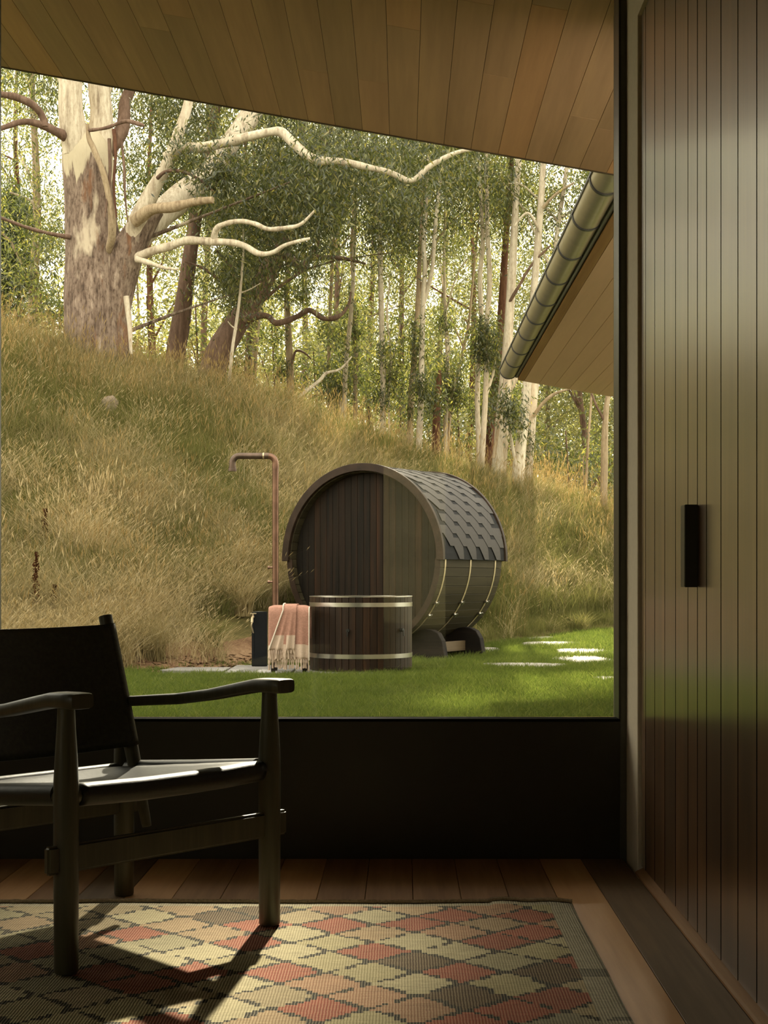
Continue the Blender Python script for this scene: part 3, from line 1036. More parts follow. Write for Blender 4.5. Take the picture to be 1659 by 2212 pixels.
# arching dry tussocks at the foot of the bank
for (X, Y, n_, h0, h1, ln, key, lab) in (
        (330, 1425, 260, 0.35, 0.62, 1.5, 'grass_straw', 'arching straw tussock spilling beside the chair back'),
        (455, 1395, 200, 0.25, 0.45, 1.5, 'grass_green', 'green tussock at the foot of the bank left of the tap post'),
        (520, 1330, 300, 0.40, 0.62, 1.2, 'grass_bright', 'pale dry tangled tussock left of the copper shower pipe'),
        (1250, 1362, 220, 0.20, 0.36, 1.4, 'grass_green', 'low green tussock beyond the stepping stones')):
    for d in np.arange(12.0, 24, 0.03):
        p = P(X, Y, d)
        if hill_z(p.x, p.y) >= p.z:
            break
    t = thing('grass_tussock', lab, 'grass', (p.x, p.y, hill_z(p.x, p.y) - 0.02))
    put('blades', blades(n_, 0.13, h0, h1, 0.0034, 4, ln, int(X), M[key], 'tussock_blades', head=(0.05, 0.004) if key != 'grass_green' else None), t, kind='stuff')

# small grey rock half hidden in the bank grass
for d in np.arange(13, 24, 0.05):
    p = P(238, 905, d)
    if hill_z(p.x, p.y) >= p.z:
        break
bm = bmesh.new()
bmesh.ops.create_icosphere(bm, subdivisions=3, radius=1)
for v in bm.verts:
    k_ = 1 + 0.3 * noise.noise(v.co * 1.4)
    v.co = Vector((v.co.x * 0.12 * k_, v.co.y * 0.12 * k_, v.co.z * 0.17 * k_))
    v.co = Matrix.Rotation(0.5, 3, 'Y') @ v.co
me = bpy.data.meshes.new('rock')
bm.to_mesh(me)
bm.free()
me.materials.append(M['rock'])
tag(put('rock', me, None, (p.x, p.y - 0.12, p.z + 0.12)), 'small pale grey rock poking out of the upper bank grass', 'rock')

# ------------------------------------------------------------------ trees
def leaf_mesh(name, centers, spreads, n_per, L, Wd, mat, droop=0.75, seed=1):
    r = np.random.default_rng(seed)
    centers = np.asarray(centers, float)
    spreads = np.asarray(spreads, float)
    k = len(centers)
    N = k * n_per
    ci = np.repeat(np.arange(k), n_per)
    off = r.normal(0, 1, (N, 3)) * np.array([0.85, 0.85, 1.1])
    c = centers[ci] + off * spreads[ci][:, None] * 0.5
    ax = r.normal(0, 1, (N, 3))
    ax[:, 2] = ax[:, 2] * 0.4 - droop * 1.6
    ax /= np.linalg.norm(ax, axis=1)[:, None]
    s = r.normal(0, 1, (N, 3))
    s -= ax * (s * ax).sum(1)[:, None]
    s /= np.linalg.norm(s, axis=1)[:, None]
    ll = L * r.uniform(0.65, 1.3, N)[:, None]
    ww = Wd * r.uniform(0.75, 1.3, N)[:, None]
    v = np.empty((N, 4, 3))
    v[:, 0] = c
    v[:, 1] = c + ax * ll * 0.4 + s * ww
    v[:, 2] = c + ax * ll
    v[:, 3] = c + ax * ll * 0.4 - s * ww
    me = bpy.data.meshes.new(name)
    me.vertices.add(N * 4)
    me.vertices.foreach_set('co', v.astype(np.float32).ravel())
    me.loops.add(N * 4)
    me.loops.foreach_set('vertex_index', np.arange(N * 4, dtype=np.int32))
    me.polygons.add(N)
    me.polygons.foreach_set('loop_start', np.arange(0, N * 4, 4, dtype=np.int32))
    me.update(calc_edges=True)
    me.materials.append(mat)
    return me


def limb(mb, pts, n=9, rough=0.06, seed=0, sub=4):
    """pts: (x, y, z, radius) chain -> knobbly tapered tube"""
    q = smooth_path(pts, sub)
    pos = [Vector(p[:3]) for p in q]
    rad = [max(0.004, p[3]) for p in q]
    k0 = len(mb.v)
    mb.tube(pos, rad, n)
    for i in range(len(pos)):
        for k in range(n):
            v = Vector(mb.v[k0 + i * n + k])
            d_ = v - pos[i]
            s_ = 1 + rough * 2 * noise.noise(Vector((v.x * 2.2 / max(rad[0], .05) * .2, v.y * 2.2 / max(rad[0], .05) * .2, v.z * 1.3 + seed)))
            mb.v[k0 + i * n + k] = tuple(pos[i] + d_ * s_)
    return pos


# openings in the canopy that let sun through to the lawn: (x, y on the lawn, radius)
CANOPY_GAPS = [(0.7, 10.3, 0.75), (1.4, 12.0, 0.8), (2.0, 17.2, 1.0), (2.6, 19.0, 1.0), (-0.35, 3.7, 0.55), (-0.62, 3.0, 0.5)]
TREE_GROUP = 'gum trees on and behind the bank'
n_leaf = 0


def tree(label, d, px, bark_key, crown=None, branches=(), extra_top=None, name='gum_tree', leaf='leaf', nseg=9, seed=0, twigs=6):
    """px: (X, Y, width) chain up the trunk measured on the photograph, standing d metres away"""
    global n_leaf
    r = random.Random(1000 + seed)
    pts = []
    for (X, Y, w) in px:
        p = P(X, Y, d)
        pts.append([p.x, p.y, p.z, w / 2 / F * d])
    b0, b1 = pts[0], pts[1]
    gz = hill_z(b0[0], b0[1])
    if b0[2] > gz - 0.1:
        k = (b0[2] - gz + 0.2) / max(0.3, b1[2] - b0[2])
        k = min(k, 1.2)
        pts.insert(0, [b0[0] - (b1[0] - b0[0]) * k, b0[1], gz - 0.2, b0[3] * 1.12])
    if extra_top:
        t0, t1 = pts[-2], pts[-1]
        dx = (t1[0] - t0[0]) / max(0.2, t1[2] - t0[2])
        dx = max(-0.35, min(0.35, dx))
        dz = extra_top
        pts.append([t1[0] + dx * dz * 0.5, t1[1] + r.uniform(-.3, .3), t1[2] + dz * 0.5, t1[3] * 0.7])
        pts.append([t1[0] + dx * dz * 0.8 + r.uniform(-.4, .4), t1[1] + r.uniform(-.5, .5), t1[2] + dz, t1[3] * 0.25])
    base = Vector((pts[0][0], pts[0][1], hill_z(pts[0][0], pts[0][1])))
    t = thing(name, label, 'tree', base, 0, TREE_GROUP)
    rel = lambda p: [p[0] - base.x, p[1] - base.y, p[2] - base.z, p[3]]
    rp = [rel(p) for p in pts]
    mb = MB()
    limb(mb, rp, nseg, 0.05, seed)
    mb.build('trunk', M[bark_key], t, smooth=True, sharp=85)
    for (bk, chain) in branches:
        bp = []
        for (X, Y, w, dd) in chain:
            p = P(X, Y, d + dd)
            bp.append(rel([p.x, p.y, p.z, w / 2 / F * (d + dd)]))
        mb = MB()
        limb(mb, bp, 8 if bp[0][3] < 0.06 else 16, 0.13, seed + 3, 6)
        mb.build('branch', M[bk], t, smooth=True, sharp=85)
    if crown:
        cs, sp = [], []
        zs = [p[2] for p in rp]

        def at(z):
            return (np.interp(z, zs, [p[0] for p in rp]), np.interp(z, zs, [p[1] for p in rp]))
        for (z0, z1, rad, n, spread) in crown.get('vol', ()):
            z0, z1 = z0 - base.z, z1 - base.z
            for _ in range(n):
                z = r.uniform(z0, z1)
                a = r.uniform(0, 2 * PI)
                q = rad * math.sqrt(r.random())
                ax_, ay_ = at(z)
                cs.append((ax_ + q * math.cos(a), ay_ + q * math.sin(a), z))
                sp.append(spread * r.uniform(0.7, 1.3))
        if crown.get('low', True) and name == 'gum_tree' and seed < 40 and px[0][2] < 32:
            for _ in range(5):
                p = P(r.uniform(-30, 30) + px[1][0], r.uniform(px[0][1] - 260, px[0][1] - 60), d + r.uniform(-.6, .3))
                cs.append((p.x - base.x, p.y - base.y, p.z - base.z))
                sp.append(r.uniform(0.35, 0.6))
        if extra_top and extra_top >= 4:
            zt_ = rp[-1][2]
            for _ in range(int(4.5 * extra_top)):  # clusters above the view, added to break up the sun
                z = zt_ * r.uniform(0.55, 1.02)
                a = r.uniform(0, 2 * PI)
                q = 2.6 * math.sqrt(r.random())
                ax_, ay_ = at(z)
                cs.append((ax_ + q * math.cos(a), ay_ + q * math.sin(a), z))
                sp.append(1.0)
        for (X0, Y0, X1, Y1, n, spread, d0, d1) in crown.get('box', ()):
            for _ in range(n):
                p = P(r.uniform(X0, X1), r.uniform(Y0, Y1), d + r.uniform(d0, d1))
                cs.append((p.x - base.x, p.y - base.y, p.z - base.z))
                sp.append(spread * r.uniform(0.7, 1.3))
        for (x_, y_, z_, q) in crown.get('at', ()):
            cs.append((x_ - base.x, y_ - base.y, z_ - base.z))
            sp.append(q)
        keep = []
        for k, c_ in enumerate(cs):
            w_ = Vector(c_) + base
            ok = True
            for (gx, gy, gr) in CANOPY_GAPS:
                v_ = w_ - Vector((gx, gy, 0.05))
                if (v_ - sd * v_.dot(sd)).length < gr:
                    ok = False
            if ok:
                keep.append(k)
        cs = [cs[k] for k in keep]
        sp = [sp[k] for k in keep]
        npr = crown.get('n', 110)
        sp = [q * crown.get('tight', 0.62) for q in sp]
        me = leaf_mesh('crown', cs, sp, npr, crown.get('L', 0.092), crown.get('W', 0.0108), M[leaf], crown.get('droop', 0.75), seed + 5)
        n_leaf += len(cs) * npr
        put('crown', me, t, kind='stuff')
        order = list(range(len(cs)))
        r.shuffle(order)
        for k in order[:twigs]:
            c_ = cs[k]
            ztk = max(0.3, c_[2] - r.uniform(0.5, 1.6))
            ztk = min(ztk, zs[-1] * 0.97)
            ax_, ay_ = at(ztk)
            r0 = np.interp(ztk, zs, [p[3] for p in rp])
            m_ = ((ax_ + c_[0]) / 2 + r.uniform(-.2, .2), (ay_ + c_[1]) / 2, (ztk + c_[2]) / 2 + r.uniform(0, 0.35))
            mb = MB()
            limb(mb, [[ax_, ay_, ztk, min(r0 * 0.6, 0.035)], [*m_, min(r0 * 0.45, 0.022)], [*c_, 0.006]], 5, 0.1, k, 3)
            mb.build('branch', M[bark_key], t, smooth=True, sharp=85)
    return t


# the old giant at the top of the bank
DT = 21.6
big_br = [
    ('bark_pale', [(165, 330, 62, -.1), (152, 250, 52, -.2), (150, 150, 48, -.2), (146, 20, 44, 0), (120, -250, 30, .5), (90, -600, 8, 1)]),
    ('bark_pale', [(215, 330, 58, .1), (222, 250, 50, .1), (216, 170, 46, .1), (224, 30, 42, .2), (260, -250, 30, .6), (300, -600, 8, 1)]),
    ('bark_brown', [(222, 340, 40, .2), (262, 280, 32, .3), (270, 220, 26, .4), (300, 150, 22, .6), (340, 20, 12, 1)]),
    ('bark_old', [(226, 760, 60, 0), (240, 680, 74, -.05), (258, 610, 80, -.1), (276, 555, 76, -.15), (296, 508, 66, -.2), (318, 470, 54, -.2), (338, 448, 40, -.2)]),
    ('bark_pale', [(272, 560, 40, -.2), (290, 500, 44, -.3), (306, 460, 40, -.35), (336, 402, 33, -.4), (368, 342, 28, -.5), (392, 270, 23, -.5), (408, 215, 20, -.5), (440, 60, 12, -.5)]),
    ('bark_pale', [(290, 530, 50, .0), (316, 490, 58, .1), (362, 452, 58, .4), (430, 395, 52, .7), (490, 320, 46, 1), (545, 245, 42, 1.3), (620, 120, 32, 1.6), (700, -60, 12, 2)]),
    ('bark_tan', [(290, 478, 28, -.5), (330, 452, 24, -.7), (375, 447, 20, -.9), (420, 436, 17, -1), (460, 432, 14, -1.1)]),
    ('bark_pale', [(360, 340, 24, -.5), (392, 320, 24, -.6), (440, 318, 21, -.7), (500, 305, 21, -.7), (560, 290, 20, -.8), (606, 285, 20, -.8), (636, 312, 20, -.9), (680, 345, 19, -1), (730, 348, 17, -1), (770, 356, 15, -1.1), (840, 372, 13, -1.2), (888, 390, 12, -1.2), (930, 358, 11, -1.2), (985, 330, 9, -1.2), (1030, 322, 6, -1.2)]),
    ('bark_pale', [(270, 566, 24, -.1), (330, 542, 19, -.5), (368, 532, 18, -.6), (402, 520, 18, -.7), (455, 522, 16, -.8), (500, 524, 15, -.9), (530, 532, 13, -.9), (560, 548, 12, -1), (590, 545, 11, -1), (620, 528, 9, -1.1), (670, 515, 6, -1.1)]),
    ('bark_pale', [(462, 520, 15, -.8), (466, 498, 14, -.9), (484, 484, 12, -1), (520, 478, 11, -1), (552, 484, 10, -1.1), (580, 495, 10, -1.1), (620, 492, 9, -1.2), (650, 484, 8, -1.2), (680, 455, 5, -1.3)]),
    ('bark_pale', [(296, 560, 14, -.4), (330, 570, 11, -.6), (352, 578, 9, -.7), (384, 582, 6, -.8)]),
    ('bark_brown', [(176, 316, 28, 0), (150, 300, 26, -.2), (118, 282, 20, -.4), (90, 270, 17, -.5), (50, 263, 14, -.6), (0, 278, 12, -.8), (-70, 300, 7, -1)]),
    ('bark_brown', [(96, 275, 18, -.5), (92, 255, 17, -.5), (76, 230, 16, -.6), (40, 212, 16, -.7), (0, 203, 14, -.8), (-80, 190, 8, -1)]),
    ('bark_tan', [(232, 560, 14, -.2), (242, 505, 17, -.5), (240, 450, 14, -.6), (234, 420, 13, -.65), (222, 370, 13, -.7), (204, 325, 12, -.7), (192, 300, 11, -.7), (188, 268, 7, -.7)]),
    ('bark_brown', [(150, 512, 12, -.3), (110, 505, 9, -.5), (60, 492, 8, -.6), (0, 470, 7, -.8)]),
    ('bark_brown', [(190, 282, 8, -.7), (230, 276, 8, -.8), (270, 262, 9, -.8), (300, 268, 9, -.9), (312, 272, 6, -.9)]),
    ('bark_brown', [(340, 385, 9, -.6), (360, 370, 8, -.7), (400, 372, 7, -.8), (440, 395, 6, -.8), (462, 415, 5, -.9)]),
    ('bark_brown', [(236, 300, 8, -.6), (238, 370, 7, -.65), (232, 430, 5, -.65), (226, 470, 3, -.65)]),
    ('bark_red', [(246, 280, 9, -.6), (250, 330, 8, -.65), (246, 400, 6, -.65), (252, 470, 4, -.65)]),
    ('bark_brown', [(262, 300, 7, -.6), (268, 360, 6, -.65), (270, 420, 5, -.65), (276, 480, 3, -.65)]),
    ('bark_pale', [(272, 640, 12, -.62), (280, 700, 10, -.62), (283, 765, 7, -.6)]),
]
tree('huge old gum tree with rough grey-brown trunk and pale limbs atop the bank', DT,
     [(214, 800, 150), (212, 720, 142), (208, 640, 132), (205, 560, 128), (196, 480, 112), (192, 400, 108), (188, 330, 104), (184, 290, 70)],
     'bark_old', crown=dict(n=330, L=0.098, W=0.011, tight=0.66, box=[
         (-120, 120, 135, 640, 30, 0.9, 0.8, 3.0), (280, 180, 480, 420, 26, 0.8, 0.8, 2.6), (470, 240, 720, 480, 20, 0.8, 0.3, 2.4),
         (560, 330, 780, 560, 18, 0.7, -0.6, 1.5), (380, 300, 500, 400, 6, 0.5, -1.2, -.6), (640, 280, 1040, 400, 22, 0.7, -1.6, 1.0), (480, 400, 700, 640, 22, 0.7, 0.4, 2.5),
         (-300, -900, 700, 120, 70, 1.1, -1.0, 3.0)]), branches=big_br, nseg=44, seed=1, twigs=4)

# trees drawn from the photograph: (label, d, chain, bark, top, crown volumes)
def V(d, Y0, Y1, rad, n, spread=0.8):
    z = lambda Y: EYE - (Y - VY) / F * d
    return (z(Y0), z(Y1), rad, n, spread)


tree('straight brown-barked trunk just right of the huge old gum', 26, [(378, 780, 44), (392, 690, 40), (404, 600, 34), (418, 500, 30), (432, 420, 26), (450, 320, 22)],
     'bark_brown', dict(vol=[V(26, 420, -300, 1.8, 26)], n=350), extra_top=9, seed=2)
tree('thick dark trunk leaning right with crooked low limbs behind the bank', 25,
     [(462, 790, 58), (500, 715, 54), (540, 655, 48), (572, 600, 44), (600, 550, 36), (640, 490, 28), (664, 430, 24), (690, 340, 20)], 'bark_brown',
     dict(box=[(500, 300, 900, 560, 26, 0.7, -1.2, 1.5), (430, 420, 640, 620, 22, 0.6, -.3, 1.5)], n=350), extra_top=3, seed=3,
     branches=[('bark_brown', [(528, 692, 18, -.3), (560, 682, 16, -.4), (580, 684, 14, -.4), (598, 698, 13, -.5), (640, 685, 12, -.5), (668, 670, 12, -.6), (700, 688, 11, -.6), (730, 684, 10, -.7), (752, 660, 7, -.7), (758, 630, 4, -.7)]),
               ('bark_brown', [(520, 640, 12, -.2), (490, 618, 10, -.3), (470, 602, 8, -.4), (440, 580, 6, -.5), (400, 565, 4, -.5)]),
               ('bark_brown', [(512, 620, 11, -.2), (506, 590, 10, -.3), (488, 565, 9, -.3), (468, 540, 6, -.4)]),
               ('bark_brown', [(610, 545, 20, 0), (650, 575, 16, -.2), (668, 560, 14, -.2), (690, 556, 12, -.3), (740, 558, 9, -.4), (790, 570, 5, -.5)]),
               ('bark_brown', [(640, 590, 14, 0), (660, 570, 12, -.1), (680, 540, 11, -.1), (690, 500, 9, -.2), (696, 460, 6, -.2)])])
tree('spindly dead white sapling in front of the dark leaning trunk', 22.6, [(500, 770, 7), (510, 700, 7), (518, 640, 6), (523, 580, 5), (526, 540, 4), (525, 470, 2)], 'bark_pale', None,
     branches=[('bark_pale', [(512, 712, 4, 0), (500, 704, 3, 0), (492, 694, 2, 0)]), ('bark_pale', [(522, 632, 4, 0), (540, 625, 3, 0), (562, 612, 2, 0)])], seed=4, nseg=6)
tree('thin brown trunk standing close behind the dark leaning trunk', 30, [(534, 800, 13), (540, 700, 12), (538, 600, 10), (536, 500, 8)], 'bark_brown', dict(vol=[V(30, 480, -100, 1.8, 18)], n=350), extra_top=9, seed=5)
tree('second thin brown trunk behind the dark leaning trunk, slightly tilted right', 30, [(548, 800, 14), (556, 700, 13), (566, 600, 11), (572, 500, 9)], 'bark_tan', dict(vol=[V(30, 480, -100, 1.8, 18)], n=350), extra_top=9, seed=6)
tree('tan straight trunk with a dark broken twig, left of the slim pale stems', 27, [(628, 860, 17), (626, 780, 16), (622, 700, 14), (620, 620, 13), (628, 540, 11)], 'bark_tan',
     dict(vol=[V(27, 520, -300, 1.7, 26)], n=350), extra_top=9, seed=7, branches=[('bark_brown', [(632, 785, 7, -.1), (638, 760, 6, -.1), (654, 760, 5, -.2), (672, 775, 3, -.2)])])
tree('slim tan stem first from left among the slender stems', 27.5, [(712, 920, 8), (710, 800, 8), (713, 667, 8), (718, 565, 7), (722, 491, 6)], 'bark_tan', dict(vol=[V(27.5, 520, 0, 1.3, 16)], n=350), extra_top=3, seed=8, nseg=7)
tree('pale slim stem curving inward at its foot, left one of a close pair', 26.5, [(742, 920, 11), (747, 785, 11), (757, 690, 10), (763, 594, 9), (766, 500, 8)], 'bark_pale', dict(vol=[V(26.5, 500, -200, 1.5, 22)], n=350), extra_top=9, seed=9, nseg=7)
tree('pale slim upright stem, right one of a close pair', 27, [(767, 920, 10), (768, 770, 10), (765, 660, 9), (760, 540, 8), (764, 440, 7)], 'bark_tan', dict(vol=[V(27, 500, -200, 1.5, 20)], n=350), extra_top=9, seed=10, nseg=7)
tree('tall straight pale stem standing alone above the sauna top', 25.6, [(827, 945, 13), (827, 800, 12), (824, 682, 12), (822, 594, 11), (819, 476, 11), (815, 400, 9), (812, 320, 8)], 'bark_pale', dict(vol=[V(25.6, 560, -300, 1.6, 30)], n=350), extra_top=10, seed=11, nseg=8)
tree('wire-thin wavy stem beside the lone tall pale stem', 25.8, [(841, 940, 5), (840, 850, 5), (844, 770, 4), (836, 690, 4), (838, 640, 3)], 'bark_pale', dict(vol=[V(25.8, 700, 620, 0.6, 5, 0.4)], n=70), extra_top=.6, seed=12, nseg=6, twigs=2)
tree('brownish stem leaning right, close left of a white stem', 26, [(885, 945, 15), (890, 840, 14), (897, 750, 13), (903, 653, 11), (907, 535, 9), (910, 450, 7)], 'bark_tan', dict(vol=[V(26, 560, -100, 1.5, 24)], n=350), extra_top=9, seed=13, nseg=8)
tree('white forked stem above the right half of the sauna', 25.2, [(905, 955, 14), (910, 850, 13), (911, 770, 12), (914, 653, 11), (918, 579, 10), (915, 525, 9), (921, 447, 8), (923, 380, 7)], 'bark_pale', dict(vol=[V(25.2, 480, -300, 1.6, 30)], n=350, at=[(2.0 + 1.3 * q, 25 + 1.6 * ((q * 7.3) % 1), 14.4 + 3.0 * ((q * 11.7) % 1), 0.8) for q in [k / 44 for k in range(45)]]), extra_top=9, seed=14, nseg=8,  # loose high clusters added out of view to shade the right floor
     branches=[('bark_pale', [(914, 660, 9, 0), (924, 622, 10, 0), (934, 580, 9, -.1), (938, 520, 9, -.1), (942, 470, 8, -.2), (950, 400, 7, -.2), (954, 340, 5, -.2)])])
tree('short broken red-brown snag among the stems right of the white forked one', 27, [(942, 930, 17), (945, 870, 15), (948, 820, 12), (950, 800, 6)], 'bark_red', None, seed=15, nseg=8)
tree('thin pale stem right of the red-brown snag', 27.5, [(963, 930, 8), (966, 800, 8), (963, 700, 7), (959, 560, 6), (961, 460, 5)], 'bark_pale', dict(vol=[V(27.5, 560, 100, 1.3, 18)], n=350), extra_top=3, seed=16, nseg=7)
tree('thin stem bending right as it rises, left of the twin tall stems', 28, [(968, 930, 9), (978, 870, 9), (988, 815, 8), (998, 765, 8), (1012, 700, 6), (1020, 620, 5)], 'bark_tan', dict(vol=[V(28, 446, 400, 1.3, 22)], n=350), extra_top=2.5, seed=17, nseg=7)
tree('wavy pale stem, left one of the twin tall stems', 25.5, [(1034, 965, 11), (1031, 870, 11), (1034, 780, 10), (1040, 690, 10), (1037, 600, 10), (1043, 520, 10), (1040, 450, 8)], 'bark_pale', dict(vol=[V(25.5, 297, -300, 1.5, 26)], n=350), extra_top=9, seed=18, nseg=8)
tree('wavy pale stem, right one of the twin tall stems', 25.3, [(1042, 970, 13), (1048, 870, 12), (1051, 780, 11), (1050, 712, 11), (1058, 610, 11), (1053, 510, 10), (1051, 388, 9)], 'bark_pale', dict(vol=[V(25.3, 297, -300, 1.6, 28)], n=350), extra_top=9, seed=19, nseg=8)
tree('thick dark red-brown trunk behind the white trunk at the gutter end', 27, [(1056, 990, 30), (1062, 900, 27), (1072, 810, 24), (1082, 700, 20), (1090, 560, 15)], 'bark_red', dict(vol=[V(27, 396, 0, 1.8, 24)], n=350), extra_top=9, seed=20, nseg=9)
tree('broad white trunk rising past the end of the gutter', 24.5, [(1078, 1010, 34), (1085, 930, 31), (1090, 850, 28), (1096, 760, 23), (1100, 690, 20), (1106, 590, 18), (1112, 480, 16), (1118, 380, 13)], 'bark_pale', dict(vol=[V(24.5, 297, -300, 1.6, 28)], n=350), extra_top=9, seed=21, nseg=12,
     branches=[('bark_tan', [(1066, 990, 8, -.3), (1076, 920, 7, -.3), (1084, 860, 5, -.3)]), ('bark_pale', [(1096, 850, 12, 0), (1110, 825, 11, 0), (1130, 800, 9, 0)]),
               ('bark_brown', [(1096, 660, 8, 0), (1120, 620, 7, -.2), (1150, 570, 6, -.3), (1190, 530, 4, -.4)])])
tree('smooth white trunk under the far edge of the eave, left one of two', 24.2, [(1119, 1030, 27), (1128, 930, 24), (1138, 830, 21), (1147, 720, 18), (1155, 610, 16), (1163, 510, 15), (1171, 400, 14), (1176, 300, 12)], 'bark_pale', dict(vol=[V(24.2, 272, -300, 1.6, 28)], n=350), extra_top=9, seed=22, nseg=12,
     branches=[('bark_tan', [(1172, 450, 8, -.1), (1200, 420, 7, -.2), (1240, 395, 5, -.3)]), ('bark_pale', [(1166, 500, 7, -.1), (1140, 460, 6, -.2), (1110, 490, 4, -.2)])])
tree('cream trunk under the far edge of the eave, right one of two', 24.6, [(1140, 1030, 20), (1148, 930, 18), (1155, 840, 16), (1166, 760, 13), (1180, 660, 10)], 'bark_pale', dict(vol=[V(24.6, 471, 300, 1.6, 24)], n=350), extra_top=9, seed=23, nseg=10,
     branches=[('bark_tan', [(1152, 900, 10, -.1), (1172, 872, 8, -.2), (1200, 850, 7, -.3), (1240, 838, 4, -.4)])])
tree('brown-streaked trunk half cut off by the window edge', 25, [(1304, 1070, 17), (1306, 960, 15), (1309, 890, 13), (1316, 840, 11), (1325, 760, 9)], 'bark_tan', dict(vol=[V(25, 558, 400, 1.7, 30)], n=350), extra_top=9, seed=24, nseg=9,
     branches=[('bark_brown', [(1306, 910, 6, 0), (1290, 880, 5, -.1), (1278, 850, 4, -.1)])])
tree('thin pale sapling in the bushes left of the window edge', 25.5, [(1265, 1060, 6), (1270, 960, 6), (1276, 880, 5), (1280, 800, 4)], 'bark_tan', dict(vol=[V(25.5, 607, 760, 1.2, 20, 0.7)], n=350), extra_top=1, seed=25, nseg=6)
tree('pale stringy trunk seen left of the huge old gum', 27, [(70, 700, 22), (74, 600, 20), (80, 480, 18), (78, 380, 17), (74, 280, 14)], 'bark_tan', dict(vol=[V(27, 520, -200, 1.9, 34)], n=350), extra_top=9, seed=26, nseg=9,
     branches=[('bark_pale', [(78, 420, 8, 0), (60, 370, 7, -.1), (40, 330, 5, -.1)]), ('bark_pale', [(84, 450, 8, -.1), (60, 430, 6, -.2), (20, 415, 4, -.3)])])
# further back: bushy crowns seen between the stems
far = [
    (-60, 38, 500, -200, 30, 'bushy far tree at the left edge of the view'),
    (40, 44, 640, 0, 30, 'bushy far tree behind the stringy left trunk'),
    (330, 40, 720, 100, 34, 'bushy far tree filling the gap right of the huge old gum'),
    (440, 46, 760, 0, 36, 'bushy far tree behind the straight brown trunk'),
    (540, 42, 780, 150, 36, 'bushy far tree behind the dark leaning trunk'),
    (650, 48, 830, 50, 38, 'bushy far tree behind the tan trunk with a broken twig'),
    (730, 41, 880, 200, 38, 'bushy far tree behind the close pair of slim stems'),
    (800, 50, 900, 100, 38, 'bushy far tree behind the wire-thin wavy stem'),
    (870, 43, 920, 200, 38, 'bushy far tree behind the brownish leaning stem'),
    (950, 49, 930, 100, 38, 'bushy far tree behind the red-brown snag'),
    (1010, 42, 950, 250, 38, 'bushy far tree behind the twin tall stems'),
    (1100, 48, 960, 200, 36, 'bushy far tree behind the gutter end'),
    (1190, 40, 1040, 500, 40, 'bushy far tree low under the middle of the eave'),
    (1260, 36, 1050, 600, 44, 'bushy far tree low under the right of the eave'),
    (1340, 38, 1050, 500, 40, 'bushy far tree at the right window edge'),
]
for i, (X, d, Y0, Y1, n, lab) in enumerate(far):
    z0 = EYE - (Y0 - VY) / F * d
    z1 = EYE - (Y1 - VY) / F * d
    s_ = 2.0 if i < 12 else 1.7
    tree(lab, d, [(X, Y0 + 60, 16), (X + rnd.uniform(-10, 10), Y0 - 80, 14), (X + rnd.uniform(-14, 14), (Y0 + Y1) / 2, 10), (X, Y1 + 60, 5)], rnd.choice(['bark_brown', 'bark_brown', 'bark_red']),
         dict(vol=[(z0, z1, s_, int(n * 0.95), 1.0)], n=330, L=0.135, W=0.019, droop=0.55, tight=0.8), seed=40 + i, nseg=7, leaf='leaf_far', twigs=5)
# distant woodland closing the view, each tree its own
for i, (X, d, Yt, lab) in enumerate([
        (-90, 60, 370, 'distant pale tree at the far left edge'), (20, 66, 520, 'distant pale tree left of the old gum'), (130, 62, 610, 'distant pale tree directly behind the old gum'),
        (300, 64, 570, 'distant pale tree in the gap right of the old gum'), (400, 60, 650, 'distant pale tree behind the straight brown trunk'), (500, 66, 610, 'distant pale tree behind the white sapling'),
        (600, 62, 670, 'distant pale tree right of the leaning trunk'), (690, 66, 640, 'distant pale tree left of the slender stems'), (780, 61, 710, 'distant pale tree behind the close pair of stems'),
        (870, 65, 690, 'distant pale tree behind the brownish stem'), (960, 62, 750, 'distant pale tree behind the snag'), (1050, 66, 710, 'distant pale tree behind the twin stems'),
        (1150, 61, 790, 'distant pale tree under the eave'), (1250, 64, 890, 'distant pale tree low at the right'), (1360, 60, 890, 'distant pale tree beyond the window edge')]):
    z0 = 0.5
    z1 = EYE - (Yt - VY) / F * d
    Yb = VY - (0.3 - EYE) * F / d
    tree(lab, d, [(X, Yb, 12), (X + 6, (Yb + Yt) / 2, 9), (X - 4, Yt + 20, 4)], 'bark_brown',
         dict(vol=[(z0 + 0.3, z1, 2.2, 30, 1.3)], n=200, L=0.28, W=0.045, droop=0.4, tight=0.9), seed=110 + i, nseg=6, leaf='leaf_haze', twigs=3)
